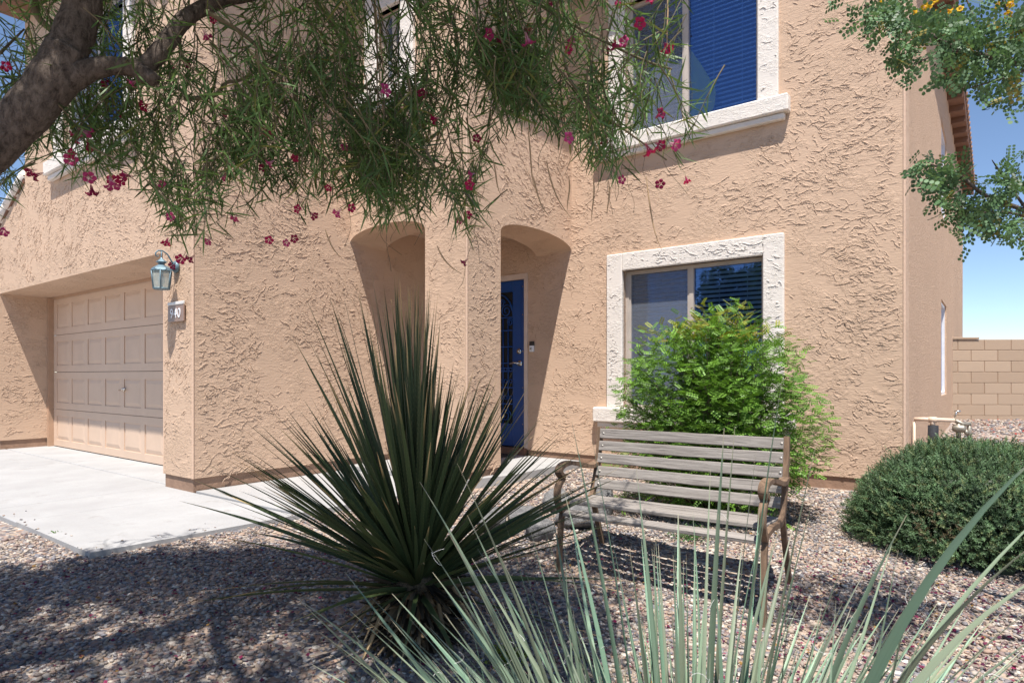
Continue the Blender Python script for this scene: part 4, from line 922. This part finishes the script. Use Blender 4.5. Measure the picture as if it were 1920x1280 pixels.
for ps, r0 in (([A(385,20,2.2), A(450,60,2.25), A(500,100,2.3), A(560,130,2.3), A(700,170,2.4)], .009), ([A(345,185,2.35), A(400,180,2.4), A(425,155,2.4), A(455,148,2.4), A(530,100,2.4)], .009),
    ([A(375,335,2.3), A(395,300,2.3), A(440,280,2.32), A(478,235,2.35), A(500,180,2.4), A(560,60,2.4)], .007), ([A(318,110,2.3), A(318,180,2.3), A(320,262,2.3)], .005), ([A(1040,-40,2.3), A(1060,120,2.3), A(1100,190,2.32), A(1180,250,2.35), A(1250,300,2.4)], .006),
    ([A(60,-40,2.4), A(70,30,2.4), A(110,65,2.4), A(130,80,2.3)], .016), ([A(0,100,2.3), A(20,80,2.35), A(45,55,2.4)], .006), ([A(820,-60,2.4), A(860,100,2.4), A(820,260,2.4), A(810,350,2.42)], .006), ([A(700,-60,2.2), A(704,60,2.2), A(712,150,2.2)], .004),
    ([A(900,-90,2.5), A(1000,0,2.4), A(1100,60,2.4), A(1200,110,2.4), A(1260,130,2.4)], .008), ([A(560,-40,2.4), A(640,80,2.5), A(660,220,2.5), A(690,330,2.5)], .007)):
    p, r = smooth(ps, np.linspace(r0, r0*.5, len(ps))); m = MB(); m.tube(p, r, 7); m.build('branch', M['twig'], wt, WB)
# sprigs: drooping twigs with whorls of long narrow leaves
low = np.array([(-120,470),(0,400),(40,300),(70,290),(110,330),(160,340),(200,345),(240,310),(280,340),(320,470),(370,480),(400,450),(430,360),(470,430),(520,450),(560,425),(590,370),(640,385),(690,410),(740,440),(790,430),(830,130),(860,470),(890,470),(905,340),(930,250),(960,235),(1000,240),(1050,270),(1100,300),(1150,330),(1200,325),(1260,330),(1290,310),(1300,250)], float)
dens = np.array([(-120,.5),(20,.55),(70,.75),(150,.75),(260,.9),(330,.95),(400,1),(480,1.1),(600,1.25),(760,1.25),(880,1.1),(1000,1.1),(1100,1.0),(1180,.8),(1250,.55),(1300,.3)])
sprig_b, sprig_t = [], []
def leafwhorl(m, pts, lv):
    pass
LP, LD, LS = [], [], []
tw = MB(); tipsF = []
def sprig(p0, p1, sagx, nl, ls=(.055, .115)):
    p0 = np.array(p0); p1 = np.array(p1); mid = (p0+p1)/2+sagx; ts = np.linspace(0, 1, 7)
    c = [(1-u)**2*p0+2*u*(1-u)*mid+u*u*p1 for u in ts]; tw.tube(c, list(np.linspace(.0028, .0010, 7)), 3, False)
    for i in range(nl):
        u = (i+.6)/nl if nl < 6 else min(1, .12+.90*(i/nl)**.9); a = (1-u)**2*p0+2*u*(1-u)*mid+u*u*p1; tg = 2*(1-u)*(mid-p0)+2*u*(p1-mid); tg /= np.linalg.norm(tg)+1e-9
        LP.append(a); LD.append(tg*rng.uniform(.15, .95)+rnd_dirs(1)[0]*.95+np.array([0, 0, -.10])); LS.append(rng.uniform(*ls))
    tipsF.append(p1)
cnt = 0
while cnt < 1120:
    x = rng.uniform(-120, 1300)
    if rng.random() > np.interp(x, dens[:, 0], dens[:, 1])/1.25: continue
    lo = np.interp(x, low[:, 0], low[:, 1]); y = lo-abs(rng.normal(0, 1))**1.0*lo*.42-rng.uniform(0, 25) if rng.random() < .75 else rng.uniform(-120, lo)
    if y < -140: continue
    # thin spots where the wall shows through
    hole = math.sin(x*.021+1.0)*math.sin(y*.027+.4)+.5*math.sin(x*.05+y*.03)
    if hole > .38 and y > 60 and not (660 < x < 800) and rng.random() < .9: continue
    if x < 120 and y > 110 and y < 250 and rng.random() < .6: continue
    if 1075 < x and y < 250 and rng.random() < (x-1075)/330: continue
    Y = rng.uniform(2.05, 2.85); tip = at(x, y, Y); l = rng.uniform(.14, .30)
    st = tip+np.array([rng.normal(-.02, .10), rng.normal(0, .10), l]); sprig(st, tip, np.array([rng.normal(0, .03), rng.normal(0, .03), .02]), rng.integers(12, 19)); cnt += 1
nvis = len(tipsF)
# the rest of the canopy, above and beside the picture
for i in range(3400):
    d = rnd_dirs(1, -.6, 1)[0]; r_ = rng.uniform(.5, 1)**.5; p = np.array([-1.45, 1.5, 3.1])+d*r_*np.array([1.85, 1.0, .75])
    if p[2] < 1.0+.62*p[1]+.12 and p[1] > .2 and abs(p[0]) < .85*p[1]+.2: continue
    if p[2] < 2.2: continue
    sprig(p, p+np.array([rng.normal(0, .12), rng.normal(0, .12), -rng.uniform(.15, .3)]), np.zeros(3), 14, (.08, .13))
tw.build('twig', M['twig'], wt, WB, recalc=False)
LP, LD, LS = np.array(LP), norm(np.array(LD)), np.array(LS); n = len(LP)
tl = np.linspace(0, 1, 5); wl = np.array([.35, .9, 1, .7, .06])*.5
tv = np.array([(s*w_, t_, -.16*t_*t_) for t_, w_ in zip(tl, wl) for s in (-1, 1)]); tf = np.array([(2*i, 2*i+1, 2*i+3, 2*i+2) for i in range(4)])
rot = frames(LD, norm(rnd_dirs(n)*.8+np.array([0, 0, .8])))
V, F = scatter(tv, tf, LP, rot, np.c_[rng.uniform(.0044, .0076, n)*np.where(LP[:, 2] > 1.1+.62*LP[:, 1], 1.8, 1), LS, LS*rng.uniform(-.5, 1.5, n)])
cc = np.array([.098, .168, .050])*rng.uniform(.55, 1.5, n)[:, None]*(1+.3*np.clip(clumpy(LP, 5), -1, 1))[:, None]; y_ = rng.random(n) < .07; cc[y_] = np.array([.20, .21, .06])
np_obj('leaves', V, F, M['leaf'], wt, WB, np.repeat(cc, len(tv), 0))
# flowers: ruffled trumpet of five petals, magenta
def flower_mesh(col, thr):
    vs, fs, cs = [], [], []
    for k_ in range(5):
        a = k_*2*math.pi/5; s0 = len(vs)
        for i, (r_, h, w_) in enumerate(((.003, 0, .16), (.007, .018, .34), (.013, .030, .55), (.022, .033, .62), (.028, .028, .30))):
            for j in (-1, 0, 1):
                an = a+j*w_; rr2 = r_*(1.0 if j == 0 else .93); vs.append((rr2*math.cos(an), rr2*math.sin(an), h+(.004 if (j+i) % 2 else -.002)*(i > 2))); cs.append(thr if i < 2 else col)
        for i in range(4):
            for j in range(2): q = s0+i*3+j; fs.append((q, q+1, q+4, q+3))
    me = np_obj('flower', np.array(vs), np.array(fs), M['petal'], col=np.array(cs), smooth=True); d_ = me.data; bpy.data.objects.remove(me); return d_
fms = [flower_mesh((.42, .010, .09), (.40, .03, .12)), flower_mesh((.28, .008, .07), (.25, .02, .08)), flower_mesh((.50, .05, .20), (.55, .25, .35))]
fpx = [(1245,80,1.6),(1228,268,1.3),(1255,268,1.3),(1210,268,1.3),(1228,222,1.2),(1180,85,1.3),(1190,45,1.2),(1165,90,1.),(985,60,1.3),(1000,52,1),(905,70,1.2),(710,175,1.3),(828,220,1.2),(892,265,1.),(895,325,1.),(890,345,1.),(795,170,1.),
  (445,400,1),(568,395,1),(580,398,1),(640,392,1),(655,388,.9),(735,325,1),(860,405,1),(875,410,1),(878,485,.9),(145,240,1.4),(160,250,1.4),(155,272,1.1),(140,300,1.3),(70,318,1.3),(82,324,1.2),(205,330,1.4),(210,342,1.2),(170,345,1.3),(165,335,1.2),
  (240,335,1.3),(250,330,1.1),(320,405,.9),(345,480,1),(330,492,.9),(395,445,1),(315,445,.9),(365,478,1),(410,325,1),(495,250,1.2),(430,215,.9),(380,55,1.1),(400,50,1.1),(345,120,1),(310,125,1),(200,150,1),(235,155,1),(260,150,1),(280,195,1.2),(240,215,1),
  (10,425,1.1),(5,120,1),(500,320,1),(515,300,.9),(560,290,.9),(1240,345,1),(1168,335,1),(1285,330,.9),(1130,262,1),(1055,262,1.1),(740,335,1),(685,280,.9),(650,270,.9),(620,345,.9),(545,445,1),(540,450,.9),(505,448,.8),(1020,5,1),(1165,5,1),(1210,5,1.2),(1150,95,.8),(1080,80,1),(1065,95,.9),(945,75,.9),(300,345,.9),(150,290,1.1)]
for i, (x, y, s_) in enumerate(fpx):
    o = bpy.data.objects.new('flower', fms[i % 3]); COL.objects.link(o); o.parent = wt; p = at(x, y, random.uniform(2.0, 2.45)); o.location = Vector(p)-Vector(WB)
    d = Vector((random.gauss(0, .8), -.7+random.gauss(0, .5), -.5+random.gauss(0, .5))).normalized(); o.rotation_euler = d.to_track_quat('Z', 'Y').to_euler(); o.scale = (s_*.66*random.uniform(.8, 1.15), s_*.66, s_*.85)
for x, y, L_p, dx in ((704, 0, .42, .004), (712, 150, .20, .01), (706, -60, .38, .01), (1250, -20, .2, .003), (838, 195, .26, -.045), (1112, 330, .16, .0), (1108, 220, .2, .03), (1212, 330, .26, .02), (820, 460, .10, .03), (1000, 330, .14, .02), (1025, 300, .20, .03), (925, 300, .12, .01), (1141, 340, .12, 0), (1066, 330, .12, .0), (990, 240, .22, .01), (610, 430, .1, .02)):
    m = MB(); p = Vector(at(x, y, 2.25)); pts = [p+Vector((dx*u*3*u+.004*math.sin(5*u), .01*u, -L_p*u)) for u in lin(0, 1, 9)]
    m.tube(pts, [.0010, .0022, .0028, .003, .0028, .0026, .0022, .0016, .0006], 5, False); m.build('seed_pod', M['pod'], wt, WB, recalc=False)
m = MB()                                         # fine bare hanging twigs
for i in range(85):
    x = rng.uniform(560, 1300); lo = np.interp(x, low[:, 0], low[:, 1]); p = Vector(at(x, lo-rng.uniform(0, 160), rng.uniform(2.1, 2.6))); c1 = rng.normal(0, .05); c2 = rng.normal(0, .04); l = rng.uniform(.08, .24)
    m.tube([p+Vector((c1*u*u+.01*math.sin(6*u+i), c2*u, -l*u+.05*u*u*abs(c1)*10)) for u in lin(0, 1, 8)], .0009, 3, False)
m.build('bare_twig', M['twig'], wt, WB, recalc=False)

# ------------------------------------------------------------------ yellow flowering tree at the right
YB = (3.05, 1.75, float(gz(3.05, 1.75)))
yt = empty('yellow_flowering_tree', YB, label='tree with small rounded blue green leaflets and yellow flowers reaching in from the right', cat='tree')
m = MB(); limb(m, [YB, (3.0, 1.8, .8), (2.85, 1.9, 1.6), (2.6, 2.0, 2.3), (2.3, 2.1, 2.9)], [.07, .06, .05, .035, .02], 12, .03)
ends = []
def ybr(ps, r0):
    p, r = smooth(ps, np.linspace(r0, r0*.25, len(ps))); m.tube(p, r, 6); ends.append(p)
ybr([(2.85, 1.9, 1.5), A(2000, 460, 2.2), A(1930, 400, 2.2), A(1850, 368, 2.2), A(1800, 330, 2.2), A(1745, 308, 2.2)], .012)
ybr([A(1930, 400, 2.2), A(1880, 330, 2.25), A(1860, 300, 2.25)], .006); ybr([A(1960, 420, 2.2), A(1900, 400, 2.2), A(1840, 400, 2.15), A(1810, 430, 2.15)], .006); ybr([A(1900, 385, 2.2), A(1840, 390, 2.2), A(1780, 385, 2.2)], .005)
ybr([(2.7, 1.95, 2.1), A(2020, 120, 2.2), A(1880, 110, 2.2), A(1790, 90, 2.2), A(1720, 50, 2.2), A(1620, 10, 2.2)], .014)
ybr([A(1880, 110, 2.2), A(1840, 60, 2.25), A(1800, -30, 2.3)], .007); ybr([A(1820, 95, 2.2), A(1760, 100, 2.2), A(1700, 130, 2.2)], .006); ybr([A(1940, 125, 2.2), A(1870, 150, 2.2), A(1820, 165, 2.2)], .006); ybr([A(1960, 100, 2.2), A(1900, 40, 2.2), A(1870, -30, 2.2)], .008); ybr([A(1720, 50, 2.2), A(1680, 70, 2.2), A(1690, 130, 2.2)], .004)
m.build('trunk', M['bark'], yt, YB)
blobs = [(1640,20,55,30,95),(1690,45,60,40,130),(1700,110,30,45,70),(1770,60,70,45,190),(1850,60,70,55,190),(1910,90,40,60,110),(1860,135,55,35,130),(1810,110,50,35,80),(1765,150,18,15,14),(1900,180,30,25,40),
         (1750,318,40,28,65),(1795,330,40,30,60),(1830,405,50,35,120),(1890,420,45,32,120),(1895,330,30,45,75),(1850,370,40,20,35),(1760,375,25,20,25),(1800,395,35,20,45),(1990,60,60,120,260),(1990,380,60,90,160)]
ps = []
for x, y, sx_, sy_, c_ in blobs:
    for i in range(int(c_*.8)): ps.append(at(x+rng.normal(0, .55)*sx_, y+rng.normal(0, .55)*sy_, rng.uniform(2.0, 2.45)))
for i in range(500): d = rnd_dirs(1)[0]; ps.append(np.array([2.85, 1.75, 2.9])+d*rng.uniform(.4, 1)*np.array([.9, .8, .6]))
ps = np.array(ps); n = len(ps)
vs, fs = [], []
for i in range(4):
    y = .15+.85*i/3
    for s in (-1, 1):
        k_ = len(vs); b = np.array([0, y, 0.]); d = np.array([s*.85, .5, 0]); q = np.array([-.5*s, .85, 0])
        for u, v_ in ((.15, 0), (.35, -.16), (.75, -.19), (1, 0), (.75, .19), (.35, .16)): p = b+d*u*.33+q*v_*.62; vs.append((p[0], p[1], -abs(p[0])*.2))
        fs.append(tuple(range(k_, k_+6)))
tv, tf = np.array(vs), np.array(fs)
V, F = scatter(tv, tf, ps, frames(norm(rnd_dirs(n)+np.array([-.2, 0, -.25])), rnd_dirs(n)+np.array([0, 0, .3])), rng.uniform(.035, .06, n))
cc = np.array([.085, .155, .068])*rng.uniform(.55, 1.6, n)[:, None]; y_ = rng.random(n) < .03; cc[y_] = (.24, .20, .05)
np_obj('leaves', V, F, M['leaf'], yt, YB, np.repeat(cc, len(tv), 0))
yf = flower_mesh((.85, .50, .01), (.8, .35, .01))
for x, y, s_ in ((1740, 5, .8), (1732, 14, .8), (1750, 2, .8), (1765, 22, .7), (1775, 18, .7), (1800, 22, .6), (1880, 10, .8), (1890, 28, .7), (1885, 50, .7), (1878, 52, .7), (1645, 6, .6), (1635, 35, .5), (1712, 20, .5), (1900, 5, .7)):
    o = bpy.data.objects.new('flower', yf); COL.objects.link(o); o.parent = yt; o.location = Vector(at(x, y, random.uniform(2.1, 2.3)))-Vector(YB); o.rotation_euler = (random.uniform(1, 2.6), random.uniform(-1, 1), random.uniform(0, 6)); o.scale = (s_*.7,)*3

# tree standing across the yard, out of the picture: the lower window mirrors it
TB = (-8.56, -1.45, float(gz(-8.56, -1.45)))
t = empty('yard_tree', TB, label='dark bushy tree on the far side of the yard, mirrored in the lower window', cat='tree')
m = MB(); limb(m, [TB, (TB[0]+.05, TB[1], 1.0), (TB[0]-.05, TB[1]+.1, 2.2), (TB[0]+.1, TB[1], 3.4)], [.14, .11, .07, .03], 10, .03); m.build('trunk', M['bark'], t, TB)
n = 9000; d = rnd_dirs(n); rd = rng.uniform(.3, 1, n)**.5*(1+.25*np.sin(d[:, 0]*5+1)*np.sin(d[:, 2]*6)); pos = np.array([TB[0], TB[1], 3.1])+d*rd[:, None]*np.array([1.25, 1.25, 1.15])
V, F = scatter(np.array([(-.5, 0, 0), (.5, 0, 0), (.3, 1, .1), (-.3, 1, .1)]), np.array([(0, 1, 2, 3)]), pos, frames(rnd_dirs(n), rnd_dirs(n)), np.c_[rng.uniform(.03, .06, n), rng.uniform(.08, .16, n), np.ones(n)*.05])
np_obj('crown', V, F, M['leaf'], t, TB, np.repeat(np.array([.05, .075, .025])*rng.uniform(.5, 1.5, n)[:, None], 4, 0))
